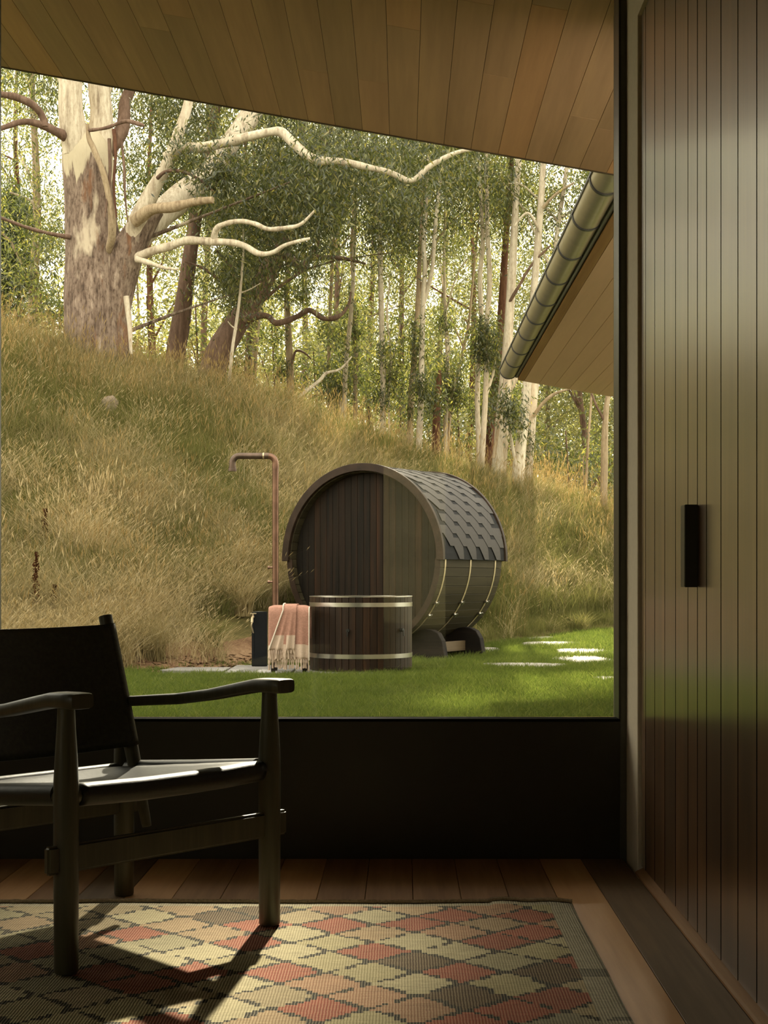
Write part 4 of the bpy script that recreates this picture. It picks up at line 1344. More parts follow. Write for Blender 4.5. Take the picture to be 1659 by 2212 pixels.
# low bushes along the crest between the trunks
for i, (X, Yt, d, w_, lab) in enumerate([
        (-30, 610, 25, 0.9, 'low bush at the left edge beside the old gum'), (90, 620, 26, 0.8, 'low bush just left of the old gum'),
        (320, 640, 27, 0.9, 'low bush in the gap right of the old gum'), (425, 660, 29, 1.0, 'low bush between the brown trunk and the leaning trunk'),
        (590, 700, 29, 1.0, 'low bush right of the leaning trunk'), (680, 760, 30, 1.0, 'low bush between the tan trunk and the slender stems'),
        (795, 800, 29, 0.9, 'low bush left of the lone tall pale stem'), (865, 830, 31, 0.9, 'low bush right of the wire-thin wavy stem'),
        (990, 860, 30, 0.9, 'low bush left of the twin tall stems'), (1225, 930, 30, 1.2, 'low bush under the eave left of the thin sapling')]):
    z1 = EYE - (Yt - VY) / F * d
    x_ = (X - VX) / F * d
    z0 = hill_z(x_, d)
    tree(lab, d, [(X, VY - (z0 + 0.1 - EYE) * F / d, 7), (X + 4, VY - ((z0 + z1) / 2 - EYE) * F / d, 5), (X - 3, Yt, 3)], 'bark_brown',
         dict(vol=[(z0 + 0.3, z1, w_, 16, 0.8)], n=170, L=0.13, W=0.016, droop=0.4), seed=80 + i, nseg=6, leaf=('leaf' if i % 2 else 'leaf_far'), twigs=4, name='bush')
# dark conifer-like mass at the far left edge
tree('dark dense tree at the far left edge beside the old gum', 30, [(-30, 760, 20), (-30, 600, 18), (-25, 450, 8)], 'bark_brown', dict(vol=[V(30, 690, 430, 0.95, 70, 0.6)], n=420, L=0.10, W=0.016), seed=70, leaf='leaf_dark', twigs=3)
# fallen pale branch leaning in the grass
t = thing('fallen_branch', 'pale dead branch leaning in the grass below the slim stems', 'branch', P(640, 862, 24.5))
b0 = P(640, 862, 24.5)
mb = MB()
limb(mb, [[*(P(X, Y, 24.5) - b0), w / 2 / F * 24.5] for X, Y, w in ((630, 872, 7), (660, 846, 8), (690, 822, 8), (705, 806, 7), (735, 797, 5), (760, 770, 3))], 7, .06, 3)
mb.build('stem', M['bark_pale'], t, smooth=True)
print('leaves', n_leaf)

# ------------------------------------------------------------------ barrel sauna
TH = math.radians(31.0)
SX, SY, SZ = -0.432, 16.2, 1.126
RB, RR, LEN = 0.98, 1.022, 1.40
sa = thing('barrel_sauna', 'dark timber barrel sauna with grey hex-shingled roof on the lawn', 'sauna', (SX, SY, 0.05), -TH)
CZS = SZ - 0.05       # barrel axis height in local space; local +y runs back along the axis
Rx = Matrix.Translation((0, 0, CZS))


def arc_box(r0, r1, a0, a1, y0, y1, n=2):
    """curved bar: angle measured from local +x upward, around the barrel axis"""
    vs, fs = [], []
    for k in range(n + 1):
        a = a0 + (a1 - a0) * k / n
        c, s = math.cos(a), math.sin(a)
        for r_, y_ in ((r0, y0), (r1, y0), (r1, y1), (r0, y1)):
            vs.append((r_ * c, y_, CZS + r_ * s))
    for k in range(n):
        for j in range(4):
            fs.append((4 * k + j, 4 * k + (j + 1) % 4, 4 * k + 4 + (j + 1) % 4, 4 * k + 4 + j))
    fs.append((0, 1, 2, 3))
    fs.append((4 * n + 3, 4 * n + 2, 4 * n + 1, 4 * n))
    return MB().add(vs, fs)


# staves all round the barrel
ns = 62
for k in range(ns):
    a0, a1 = 2 * PI * k / ns, 2 * PI * (k + 1) / ns
    mid = (a0 + a1) / 2
    if 0.2 < mid < PI - 0.2 and k % 1 == 0:
        r1 = RB
    g = 0.0016
    arc_box(RB - 0.042, RB, a0 + g, a1 - g, 0.0, LEN, 1).build('stave', M['stave'], sa, bevel=0.003, seg=1)
# front and back boards, set in
nb = 23
bwid = 2 * (RB - 0.043) / nb
for k in range(nb):
    x0, x1 = -(RB - 0.043) + k * bwid + 0.0012, -(RB - 0.043) + (k + 1) * bwid - 0.0012
    rr = RB - 0.043
    top0, top1 = math.sqrt(max(0, rr * rr - x0 * x0)), math.sqrt(max(0, rr * rr - x1 * x1))
    xm = (x0 + x1) / 2
    tm = math.sqrt(rr * rr - xm * xm)
    poly = [(x0, CZS - top0), (xm, CZS - tm), (x1, CZS - top1), (x1, CZS + top1), (xm, CZS + tm), (x0, CZS + top0)]
    if top0 < 0.02:
        poly = [(x0 + 0.004, CZS - 0.02)] + poly[1:5] + [(x0 + 0.004, CZS + 0.02)]
    if top1 < 0.02:
        poly = [poly[0], poly[1], (x1 - 0.004, CZS - 0.02), (x1 - 0.004, CZS + 0.02)] + poly[4:]
    MB().prism(poly, 0.10, 0.135).build('front_board', M['sauna_front'], sa, bevel=0.003, seg=1)
MB().prism([((RB - 0.043) * math.cos(2 * PI * k / 40), CZS + (RB - 0.043) * math.sin(2 * PI * k / 40)) for k in range(40)], LEN - 0.12, LEN - 0.09).build('back_panel', M['sauna_front'], sa)
# front batten ring inside the edge (shows as the dark thickness on the lower half)
arc_box(RB - 0.062, RB + 0.004, PI, 2 * PI, -0.012, 0.0, 40).build('lower_rim', M['sauna_rim'], sa)
# roof: deck, shingle tabs, front and back rims
rf = arc_box(RB + 0.002, RR - 0.012, -0.012, PI + 0.012, 0.0, LEN, 48).build('roof', M['shingle_dark'], sa)
arc_box(RB - 0.03, RR + 0.012, -0.02, PI + 0.02, -0.045, 0.0, 48).build('front_rim', M['sauna_rim'], sa, bevel=0.004, seg=1)
arc_box(RB - 0.03, RR + 0.012, -0.02, PI + 0.02, LEN, LEN + 0.045, 48).build('back_rim', M['sauna_rim'], sa, bevel=0.004, seg=1)


PT, ET = 0.285, 0.138


def tab_mesh():
    """one shingle: dark head and grey shoulder at full width, then a tongue with one straight and one slanting side"""
    rows = [(0.0, -0.497, 0.497), (0.38, -0.497, 0.497), (0.72, -0.497, 0.497), (1.05, -0.497, 0.497), (1.052, -0.35, 0.35), (1.38, -0.228, 0.35), (1.72, -0.103, 0.35), (2.05, 0.02, 0.35)]
    mb = MB()
    for (v, lo, hi) in rows:
        a = PI / 2 - v * ET / RR
        for q in (0, 0.0035):
            rr = RR - 0.0115 + 0.0045 * v + q
            for u in (lo, hi):
                mb.v.append((rr * math.cos(a), u * PT, rr * math.sin(a)))
    for i in range(len(rows) - 1):
        k = 4 * i
        d_ = 1 if i == 0 else 0
        for f, m_ in (((k + 2, k + 3, k + 7, k + 6), d_), ((k, k + 4, k + 5, k + 1), 1), ((k, k + 2, k + 6, k + 4), 1), ((k + 1, k + 5, k + 7, k + 3), 1)):
            mb.f.append(f)
            mb.m.append(m_)
    k = 4 * (len(rows) - 1)
    mb.f.append((k, k + 2, k + 3, k + 1))
    mb.m.append(1)
    return mb.mesh('shingle', [M['shingle'], M['shingle_dark']])


TM = tab_mesh()
nrow = int(PI / 2 * RR / ET) + 2
for side in (1, -1):
    for i in range(nrow):
        arc = PI / 2 * RR + 0.006 - 2.05 * ET - i * ET       # distance from the ridge of this row's head
        if arc < -1.2 * ET:
            break
        a = max(arc, 0.0) / RR + (0.002 if arc < 0 else 0)
        for j in range(-2, 8):
            yc_ = 0.05 + j * PT + (0.34 * PT * i) % PT
            if yc_ < 0.10 or yc_ > LEN - 0.06:
                continue
            o = bpy.data.objects.new('shingle', TM)
            C.objects.link(o)
            o.parent = rf
            o.matrix_local = Matrix.Translation((0, yc_, CZS)) @ Matrix.Rotation(a * side, 4, 'Y') @ (Matrix.Identity(4) if side == 1 else Matrix.Scale(-1, 4, (1, 0, 0)))
# straps with turnbuckles on the lower half
for y_ in (0.10, 0.66, 1.24):
    st = arc_box(RB + 0.0015, RB + 0.005, -PI, -0.0, y_ - 0.014, y_ + 0.014, 40).build('strap', M['brass'], sa)
    for aa in (-0.50, -0.66):
        c, s_ = math.cos(aa), math.sin(aa)
        p = Vector(((RB + 0.014) * c, y_, CZS + (RB + 0.014) * s_))
        mb = MB()
        mb.tube([p + Vector((0, -0.03, 0)), p + Vector((0, 0.03, 0))], 0.014, 8)
        tdir = Vector((-s_, 0, c))
        mb.tube([p + Vector((0.01 * c, 0, 0.01 * s_)) - tdir * 0.03, p + Vector((0.02 * c, 0, 0.02 * s_)) + tdir * 0.03], 0.008, 6)
        mb.build('bolt', M['hoop'], st, smooth=True)
# cradle
def cradle_poly():
    z0 = -0.01
    pr = [(-0.94, z0), (-0.90, 0.20), (-0.85, 0.28), (-0.77, 0.315), (-0.69, 0.32), (-0.63, 0.31)]
    arc = []
    for k in range(17):
        a = -PI / 2 - 0.66 + 1.32 * k / 16
        arc.append(((RB + 0.004) * math.cos(a), CZS + (RB + 0.004) * math.sin(a)))
    return pr + arc + [(-x, z) for x, z in reversed(pr)] + [(0.6, 0.0), (-0.6, 0.0)][:0]


for y_ in (0.16, 1.02):
    MB().prism(cradle_poly(), y_, y_ + 0.09).build('cradle', M['cradle'], sa, bevel=0.006, seg=1)
for x_ in (0.70, -0.70):
    MB().box((x_ - 0.02, 0.25, 0.06), (x_ + 0.02, 1.02, 0.17)).build('cradle_rail', M['cradle_board'], sa, bevel=0.003, seg=1)
for (x_, lab) in ((0.80, 'grey stone block under the near right foot of the sauna cradle'), (-0.80, 'grey stone block under the near left foot of the sauna cradle')):
    p = Matrix.Translation((SX, SY, 0)) @ Matrix.Rotation(-TH, 4, 'Z') @ Vector((x_, 0.2, 0))
    o = MB().box((-0.1, -0.12, -0.06), (0.1, 0.12, 0.036)).build('stone_block', M['stone'], bevel=0.005, loc=(p.x, p.y, 0.0))
    o.rotation_euler = (0, 0, -TH)
    tag(o, lab, 'stone')

# ------------------------------------------------------------------ plunge tub
TX, TY, TZ = (779.5 - VX) / F * 13.87, 13.87, 0.0725
RT, HT = 0.474, 0.676
tb = thing('plunge_tub', 'round dark timber plunge tub with two steel hoops on the stone terrace', 'tub', (TX, TY, TZ))
nst = 46
for k in range(nst):
    a0, a1 = 2 * PI * k / nst + 0.004, 2 * PI * (k + 1) / nst - 0.004
    mb = MB()
    vs = []
    for a in (a0, (a0 + a1) / 2, a1):
        for r_ in (RT - 0.03, RT):
            for z_ in (0, HT - 0.008):
                vs.append((r_ * math.cos(a), r_ * math.sin(a), z_))
    fs = []
    for i in range(2):
        b = 4 * i
        fs += [(b, b + 1, b + 5, b + 4), (b + 2, b + 6, b + 7, b + 3), (b, b + 4, b + 6, b + 2), (b + 1, b + 3, b + 7, b + 5)]
    fs += [(0, 2, 3, 1), (8, 9, 11, 10)]
    mb.add(vs, fs).build('stave', M['tub'], tb, bevel=0.002, seg=1)


def ring(r0, r1, z0, z1, n=64):
    mb = MB()
    mb.lathe([(r0, z0), (r1, z0), (r1, z1), (r0, z1), (r0, z0)], n)
    return mb


ring(RT + 0.0005, RT + 0.004, HT - 0.095, HT - 0.057).build('hoop', M['hoop'], tb, smooth=True)
ring(RT + 0.0005, RT + 0.004, 0.115, 0.155).build('hoop', M['hoop'], tb, smooth=True)
ring(RT - 0.04, RT + 0.003, HT - 0.008, HT).build('rim', M['hoop'], tb, smooth=True)
ring(RT - 0.036, RT - 0.031, 0.02, HT - 0.009).build('liner', M['black_plastic'], tb, smooth=True)
MB().lathe([(0.0001, 0.56), (RT - 0.037, 0.56), (RT - 0.037, 0.55), (0.0001, 0.55)], 48).build('water', M['water'], tb)
for X in (756, 866, 672):
    s_ = max(-0.999, min(0.999, (X - 779.5) / 110.5))
    a = -math.acos(s_)
    c = Vector((RT * math.cos(a), RT * math.sin(a), 0.37))
    n_ = Vector((math.cos(a), math.sin(a), 0))
    mb = MB()
    mb.tube([c, c + n_ * 0.03], 0.017, 10)
    mb.tube([c + n_ * 0.03 - Vector((0, 0, 0.0)), c + n_ * 0.034 + Vector((0, 0, -0.055))], 0.006, 6)
    mb.build('tap', M['black_plastic'], tb, smooth=True)
p = ground_hit(826, 1443)
tag(MB().box((-0.07, -0.04, 0), (0.07, 0.04, 0.05)).build('timber_block', M['cradle_board'], bevel=0.004, loc=(p.x + 0.06, p.y - 0.28, p.z)), 'small brown timber block in the grass before the tub', 'block')

# ------------------------------------------------------------------ stool with throw
SXC, SYC = (626 - VX) / F * 13.5, 13.5
sl = thing('stool', 'dark wooden stool hidden under a pink throw beside the tub', 'stool', (SXC, SYC, 0.0725))
MB().box((-0.165, -0.15, 0.545), (0.165, 0.15, 0.58)).build('seat', M['cradle'], sl, bevel=0.008)
for sx in (-1, 1):
    for sy in (-1, 1):
        MB().box((sx * 0.14 - 0.018, sy * 0.12 - 0.018, 0), (sx * 0.14 + 0.018, sy * 0.12 + 0.018, 0.545)).build('leg', M['cradle'], sl, bevel=0.003)


def throw_mat(name, col):
    t = NT(name)
    v = t.coords((1, 1, 1))
    ck = t.node('ShaderNodeTexBrick')
    t.l.new(v, ck.inputs['Vector'])
    ck.inputs['Scale'].default_value = 42
    ck.inputs['Mortar Size'].default_value = 0.03
    uv = t.node('ShaderNodeUVMap')
    t.l.new(uv.outputs[0], ck.inputs['Vector'])
    hi = tuple(min(1, c * 1.35) for c in col)
    ck.inputs['Color1'].default_value = (*col, 1)
    ck.inputs['Color2'].default_value = (*hi, 1)
    ck.inputs['Mortar'].default_value = (*tuple(c * 0.65 for c in col), 1)
    return t.bsdf(ck.outputs[0], 0.9, 0, 0.1, bump=ck.outputs['Fac'], bs=0.5, bd=0.006)


M['throw'] = throw_mat('throw_pink', (0.40, 0.215, 0.165))
M['throw_cream'] = plain('throw_cream', (0.55, 0.42, 0.335), 0.9, 0, 0.1, 0.12, 120, 0.3)
M['throw_edge'] = plain('throw_edge_white', (0.66, 0.58, 0.50), 0.9, 0, 0.1, 0.1, 120, 0.3)
th_ = thing('throw_blanket', 'pink and cream woven throw with fringe draped over the stool', 'blanket', (SXC, SYC, 0.0725))


def drape(u0, u1, cut, lift, seed, skew=0.0, band=0.30, nu=26, bot=0.075, side_flare=0.0):
    """sheet hanging over the stool: back hem -> over the seat -> front hem. u across, v along."""
    zt = 0.592 + lift
    prof = [(0.165 + lift, 0.30), (0.17 + lift, 0.45), (0.165 + lift, zt - 0.02), (0.14, zt), (0.07, zt + 0.004), (0, zt + 0.006), (-0.07, zt + 0.004), (-0.135, zt), (-0.162 - lift, zt - 0.014), (-0.176 - lift, zt - 0.05)]
    L0 = zt - 0.05
    nd = 16
    for k in range(1, nd + 1):
        prof.append((-0.178 - lift - 0.02 * k / nd, L0 - (L0 - bot) * k / nd))
    vs, fs, mi, uv = [], [], [], []
    nv = len(prof)
    for j, (y_, z_) in enumerate(prof):
        fall = max(0.0, min(1.0, (L0 - z_) / (L0 - bot))) if y_ < 0 else 0
        for i in range(nu + 1):
            q = i / nu
            u = u0 + (u1 - u0) * q
            w_ = 0.016 * fall * math.sin(q * 17 + seed) + 0.008 * fall * math.sin(q * 31 + seed * 2)
            uu = u * (1 + side_flare * fall) + skew * fall
            edge = 0.012 * max(0, abs(u) - 0.14) / 0.04
            vs.append((uu, y_ - w_, z_ - edge - cut * fall * (q if cut > 0 else (1 - q)) * 0))
    for j in range(nv - 1):
        for i in range(nu):
            a = j * (nu + 1) + i
            fs.append((a, a + 1, a + nu + 2, a + nu + 1))
            z_ = prof[j + 1][1]
            front = prof[j + 1][0] < 0
            mi.append(1 if (front and z_ < bot + band * (L0 - bot)) else 0)
    me = bpy.data.meshes.new('cloth')
    me.from_pydata(vs, [], fs)
    for m_ in ('throw', 'throw_cream', 'throw_edge'):
        me.materials.append(M[m_])
    me.polygons.foreach_set('material_index', mi)
    me.polygons.foreach_set('use_smooth', [True] * len(fs))
    ul = me.uv_layers.new(name='UVMap')
    vl = np.empty(len(me.loops), np.int32)
    me.loops.foreach_get('vertex_index', vl)
    jj, ii = vl // (nu + 1), vl % (nu + 1)
    cum = np.concatenate([[0], np.cumsum([math.dist(prof[k], prof[k + 1]) for k in range(nv - 1)])])
    uvs = np.stack([(u0 + (u1 - u0) * ii / nu), cum[jj]], 1).astype(np.float32)
    ul.data.foreach_set('uv', uvs.ravel())
    return me, [vs[(nv - 1) * (nu + 1) + i] for i in range(nu + 1)], [[vs[j * (nu + 1) + i] for j in range(nv)] for i in (0, nu)]


def add_cloth(name, me, thick=0.006):
    o = put(name, me, th_)
    md = o.modifiers.new('thickness', 'SOLIDIFY')
    md.thickness = thick
    md.offset = 1
    return o


def fringe(bottom, n, ln):
    mb = MB()
    for k in range(n):
        q = (k + 0.5) / n * (len(bottom) - 1)
        i = int(q)
        f = q - i
        p = Vector(bottom[i]) * (1 - f) + Vector(bottom[min(i + 1, len(bottom) - 1)]) * f
        dx = rnd.uniform(-0.008, 0.008)
        l_ = ln * rnd.uniform(0.85, 1.1)
        mb.tube([p + Vector((0, 0, 0.004)), p + Vector((dx * .4, -.002, -l_ * .25)), p + Vector((dx, 0, -l_ * .45)), p + Vector((dx * 1.4, 0.003, -l_))], [0.004, 0.0075, 0.005, 0.0085], 6)
    return mb


me, bt, sd_ = drape(-0.178, 0.185, 0, 0.0, 0.6, bot=0.12)
add_cloth('cloth', me)
fringe(bt, 26, 0.085).build('fringe', M['throw_cream'], th_, smooth=True, kind='stuff')
mb = MB().tube([Vector(q) + Vector((0, -0.006, 0.003)) for q in sd_[1][7:]], 0.006, 6)
mb.build('edge_cord', M['throw_edge'], th_, smooth=True)
me, bt, sd_ = drape(-0.045, 0.075, 0, 0.012, 2.1, skew=-0.085, bot=0.20, nu=14, band=0.33, side_flare=0.9)
add_cloth('folded_layer', me)
fringe(bt, 14, 0.085).build('fringe', M['throw_cream'], th_, smooth=True, kind='stuff')
mb = MB().tube([Vector(q) + Vector((0, -0.006, 0.003)) for q in sd_[0][4:]], 0.0065, 6)
mb.build('edge_cord', M['throw_edge'], th_, smooth=True)

# ------------------------------------------------------------------ outdoor shower and tap post
d = 14.75
bx, by = (595 - VX) / F * d, d
zt = EYE - (985 - VY) / F * d
sh = thing('outdoor_shower', 'tall copper pipe outdoor shower with downturned spout beside the sauna', 'shower', (bx, by, 0.05))
H = zt - 0.05
arm = 93 / F * d
pts = [(0, 0, -0.06), (0, 0, H - 0.09)]
for k in range(1, 9):
    a = PI / 2 * k / 8
    pts.append((-0.07 + 0.07 * math.cos(a), 0, H - 0.07 + 0.07 * math.sin(a)))
up = MB().tube([Vector(p) for p in pts], 0.031, 16)
up.build('riser_pipe', M['copper'], sh, smooth=True)
pts = [(-0.065, 0, H)]
pts.append((-arm + 0.07, 0, H))
for k in range(1, 9):
    a = PI / 2 * k / 8
    pts.append((-arm + 0.07 - 0.07 * math.sin(a), 0, H - 0.07 + 0.07 * math.cos(a)))
pts.append((-arm, 0, H - 0.11))
MB().tube([Vector(p) for p in pts], 0.031, 16).build('arm_pipe', M['copper_dark'], sh, smooth=True)
MB().tube([(-arm, 0, H - 0.10), (-arm, 0, H - 0.125), (-arm, 0, H - 0.13), (-arm, 0, H - 0.15)], [0.036, 0.036, 0.042, 0.042], 16).build('spout', M['copper_dark'], sh, smooth=True)
for z_, r_ in ((H - 0.10, 0.036),):
    MB().tube([(0, 0, z_ - 0.02), (0, 0, z_ + 0.02)], 0.0335, 16).build('coupling', M['copper'], sh, smooth=True)
MB().tube([(-0.11, 0, H), (-0.125, 0, H)], 0.0335, 16).build('coupling', M['brass'], sh, smooth=True)
for Y in (1226, 1257):
    z_ = EYE - (Y - VY) / F * d - 0.05
    MB().tube([(0, 0, z_), (-0.055, 0, z_), (-0.056, 0, z_), (-0.075, 0, z_)], [0.010, 0.010, 0.016, 0.016], 8).build('valve', M['copper'], sh, smooth=True)

d = 14.3
pt = thing('tap_post', 'short black steel post with a brass tap left of the stool', 'post', ((561 - VX) / F * d, d, 0.0725))
h_ = EYE - (1321 - VY) / F * d - 0.0725
MB().box((-0.045, -0.05, 0.0), (0.07, 0.05, h_)).build('post_body', M['post'], pt, bevel=0.003)
MB().box((-0.072, -0.045, 0.0), (-0.0455, 0.045, h_ - 0.004)).build('post_flange', M['post'], pt, bevel=0.003)
tp = MB()
tp.tube([(-0.055, -0.045, h_ - 0.05), (-0.055, -0.10, h_ - 0.05), (-0.06, -0.13, h_ - 0.06), (-0.06, -0.14, h_ - 0.10)], [0.012, 0.012, 0.011, 0.012], 8)
tp.tube([(-0.055, -0.085, h_ - 0.05), (-0.055, -0.085, h_ - 0.02)], 0.008, 8)
tp.box((-0.085, -0.092, h_ - 0.022), (-0.025, -0.078, h_ - 0.012))
tp.build('tap', M['brass'], pt, smooth=True)
hz = MB().tube([Vector(p) for p in smooth_path([(-0.06, -0.14, h_ - 0.10), (-0.065, -0.145, h_ - 0.13), (-0.06, -0.12, h_ - 0.16), (-0.052, -0.085, h_ - 0.2)], 4)], 0.007, 6)
hz.build('hose_stub', M['brass'], pt, smooth=True)

# ------------------------------------------------------------------ rug
RX0, RX1, RY0, RY1 = -1.75, 0.472, 1.75, 4.135
PXU, PYU = 0.204, 0.193
CU, CV = PXU / 16, PYU / 14
nu_, nv_ = int((RX1 - RX0) / CU), int((RY1 - RY0) / CV)
PAL = {'khaki': (0.318, 0.275, 0.146), 'sage': (0.275, 0.245, 0.142), 'tan': (0.292, 0.232, 0.133), 'cream': (0.370, 0.323, 0.189), 'salmon': (0.327, 0.185, 0.107), 'red': (0.258, 0.073, 0.043), 'brown': (0.090, 0.058, 0.031), 'grey': (0.241, 0.219, 0.146), 'peach': (0.327, 0.228, 0.129)}
keys = ['khaki'] * 8 + ['sage'] * 8 + ['tan'] * 5 + ['cream'] * 4 + ['peach'] * 4 + ['salmon'] * 3 + ['red'] * 4 + ['brown'] * 2 + ['grey'] * 2
DARK = (0.028, 0.025, 0.018)
cellc = {}
UO, VO = -0.0695, 3.591


def cell_col(i, j):
    if (i, j) not in cellc:
        r = random.Random(i * 7919 + j * 104729 + 5)
        c = PAL[r.choice(keys)]
        k = r.uniform(0.86, 1.12)
        cellc[(i, j)] = tuple(v * k for v in c)
    return cellc[(i, j)]


for (ij, nm) in (((0, 0), 'red'), ((2, -2), 'red'), ((2, -4), 'brown'), ((1, -1), 'brown'), ((0, -4), 'salmon'), ((-2, 0), 'cream'), ((3, -1), 'sage'), ((4, -2), 'brown'), ((5, -1), 'red'), ((-3, 1), 'red'), ((-4, -2), 'red'), ((-1, -1), 'khaki'), ((1, -3), 'cream'), ((3, -3), 'khaki'), ((0, -2), 'khaki'), ((0, 2), 'peach'), ((2, 0), 'cream'), ((4, 0), 'khaki'), ((-2, 2), 'cream'), ((-1, 1), 'khaki'), ((-6, 2), 'red'), ((-8, 0), 'red'), ((-5, 3), 'peach'), ((2, 2), 'salmon'), ((1, 1), 'cream'), ((-1, 3), 'red'), ((2, 4), 'red'), ((4, 4), 'red')):
    cellc[ij] = PAL[nm]
rv = []
cols = []
for j in range(nv_ + 1):
    for i in range(nu_ + 1):
        x_, y_ = RX0 + i * CU, RY0 + j * CV
        ex = 0.006 * noise.noise(Vector((y_ * 3, 1, 2))) * (x_ > RX1 - 0.3) * (x_ - RX1 + 0.3) / 0.3
        ey = 0.008 * noise.noise(Vector((x_ * 3.2, 7, 2))) * max(0, (y_ - RY1 + 0.3) / 0.3)
        z_ = 0.006 + 0.0025 * noise.noise(Vector((x_ * 4, y_ * 4, 0)))
        if y_ > RY1 - 0.06 and x_ > 0.25:
            z_ += 0.010 * max(0, noise.noise(Vector((x_ * 9, 3, 1))) + 0.3)
        rv.append((x_ + ex, y_ + ey, max(0.004, z_)))
rfac = []
for j in range(nv_):
    for i in range(nu_):
        a = j * (nu_ + 1) + i
        rfac.append((a, a + 1, a + nu_ + 2, a + nu_ + 1))
        xc, yc_ = RX0 + (i + .5) * CU, RY0 + (j + .5) * CV
        wob = 0.022 * noise.noise(Vector((xc * 1.3, yc_ * 1.3, 5)))
        u = (xc - UO) / (PXU / 2)
        v = (yc_ - VO + wob) / (PYU / 2)
        # nearest lattice point with i + j even
        best = None
        ib, jb = int(math.floor(u)), int(math.floor(v))
        for ii in (ib, ib + 1):
            for jj in (jb, jb + 1):
                if (ii + jj) % 2:
                    continue
                du, dv = abs(u - ii), abs(v - jj)
                dv = (math.floor(dv * 7) + 0.5) / 7
                s_ = du + dv
                if best is None or s_ < best[0]:
                    best = (s_, ii, jj)
        c = cell_col(best[1], best[2])
        n_ = 1 + 0.12 * noise.noise(Vector((xc * 9, yc_ * 40, 3)))
        if xc > RX1 - 0.062:
            c = (0.29, 0.26, 0.185)
            if noise.noise(Vector((xc * 2, yc_ * 9, 4))) > 0.25:
                c = (0.13, 0.12, 0.09)
        elif yc_ > RY1 - 0.045:
            c = (0.30, 0.265, 0.18)
        elif best[0] > 0.885:
            c = DARK if (i % 3 != 0 or rnd.random() < 0.5) else c
        cols.append(tuple(v_ * n_ for v_ in c))
me = bpy.data.meshes.new('rug')
me.from_pydata(rv, [], rfac)
ca = me.color_attributes.new('weave', 'FLOAT_COLOR', 'CORNER')
carr = np.repeat(np.concatenate([np.array(cols), np.ones((len(cols), 1))], 1), 4, axis=0).astype(np.float32)
ca.data.foreach_set('color', carr.ravel())
t = NT('rug_weave')
at_ = t.node('ShaderNodeVertexColor')
at_.layer_name = 'weave'
v = t.coords((1, 1, 1))
wv = t.node('ShaderNodeTexWave')
wv.wave_type = 'BANDS'
wv.bands_direction = 'X'
wv.inputs['Scale'].default_value = 48
wv.inputs['Distortion'].default_value = 1.2
wv.inputs['Detail'].default_value = 1
t.l.new(v, wv.inputs['Vector'])
n3 = t.noise(t.coords((30, 160, 30)), 1.0, 3, 0.6)
th2 = t.ramp(wv.outputs['Fac'], [(0.45, (0, 0, 0)), (0.75, (0.30, 0.30, 0.30))])
cc = t.mix(th2, at_.outputs[0], (0.40, 0.35, 0.225))
f_ = t.ramp(wv.outputs['Fac'], [(0.05, (0.66, 0.65, 0.63)), (0.4, (1.0, 1.0, 1.0))])
cc = t.mix(1.0, cc, f_, 'MULTIPLY')
cc = t.mix(1.0, cc, t.ramp(n3, [(0.3, (0.8, 0.8, 0.8)), (0.7, (1.15, 1.15, 1.15))]), 'MULTIPLY')
t.bsdf(cc, 0.95, 0, 0.1, bump=wv.outputs['Fac'], bs=0.5, bd=0.003)
M['rug'] = t.m
me.materials.append(M['rug'])
me.polygons.foreach_set('use_smooth', [True] * len(rfac))
rug = thing('rug', 'flat woven rug with stepped diamonds in khaki, red and brown under the chair', 'rug', (0, 0, 0))
ro = put('pile', me, rug)
md = ro.modifiers.new('thickness', 'SOLIDIFY')
md.thickness = 0.005
md.offset = -1
# frayed cord along the far edge
ep = [Vector(rv[nv_ * (nu_ + 1) + i]) + Vector((0, 0.003 + 0.003 * noise.noise(Vector((i * .9, 0, 0))), 0.004)) for i in range(nu_ + 1)]
MB().tube(ep, [0.006 * (1 + 0.35 * noise.noise(Vector((i * 0.7, 3, 0)))) for i in range(nu_ + 1)], 7).build('edge_cord', plain('rug_cord', (0.36, 0.28, 0.18), 0.95, 0, 0.1, 0.3, 150, 0.5), rug, smooth=True)

# ------------------------------------------------------------------ armchair
ch = thing('armchair', 'low dark armchair with black leather sling seat and back on the rug', 'chair', (-0.777, 3.829, 0.0), math.radians(48.6))
# local x: near side (-) to far side (+); local y: front (-) to back (+)
HX, HY = 0.317, 0.300


def turned_leg(x_, y_, top, z0):
    prof = [(0.0255, z0), (0.0275, z0 + 0.004), (0.0282, 0.20), (0.0288, 0.40), (0.0285, 0.44), (0.0255, 0.50), (0.0215, 0.56), (0.0195, top)]
    prof = [p for p in prof if p[1] <= top]
    mb = MB()
    pts = [(x_, y_, z) for r_, z in prof]
    mb.tube(pts, [r_ for r_, z in prof], 20)
    return mb


turned_leg(-HX, -HY, 0.612, 0.0085).build('leg', M['chair'], ch, smooth=True)
turned_leg(HX, -HY, 0.612, 0.0085).build('leg', M['chair'], ch, smooth=True)
for sx in (-1, 1):
    z0_ = 0.001 if sx > 0 else 0.0085
    MB().tube([(sx * HX, HY, z) for z in (z0_, 0.006, 0.2, 0.4, 0.45, 0.47)], [0.0255, 0.0275, 0.0285, 0.0285, 0.027, 0.020], 20).build('leg', M['chair'], ch, smooth=True)
# through-tenoned stretchers front and back
for y_ in (-HY, HY):
    MB().box((-HX - 0.055, y_ - 0.011, 0.235), (HX + 0.055, y_ + 0.011, 0.300)).build('stretcher', M['chair'], ch, bevel=0.006, seg=3)
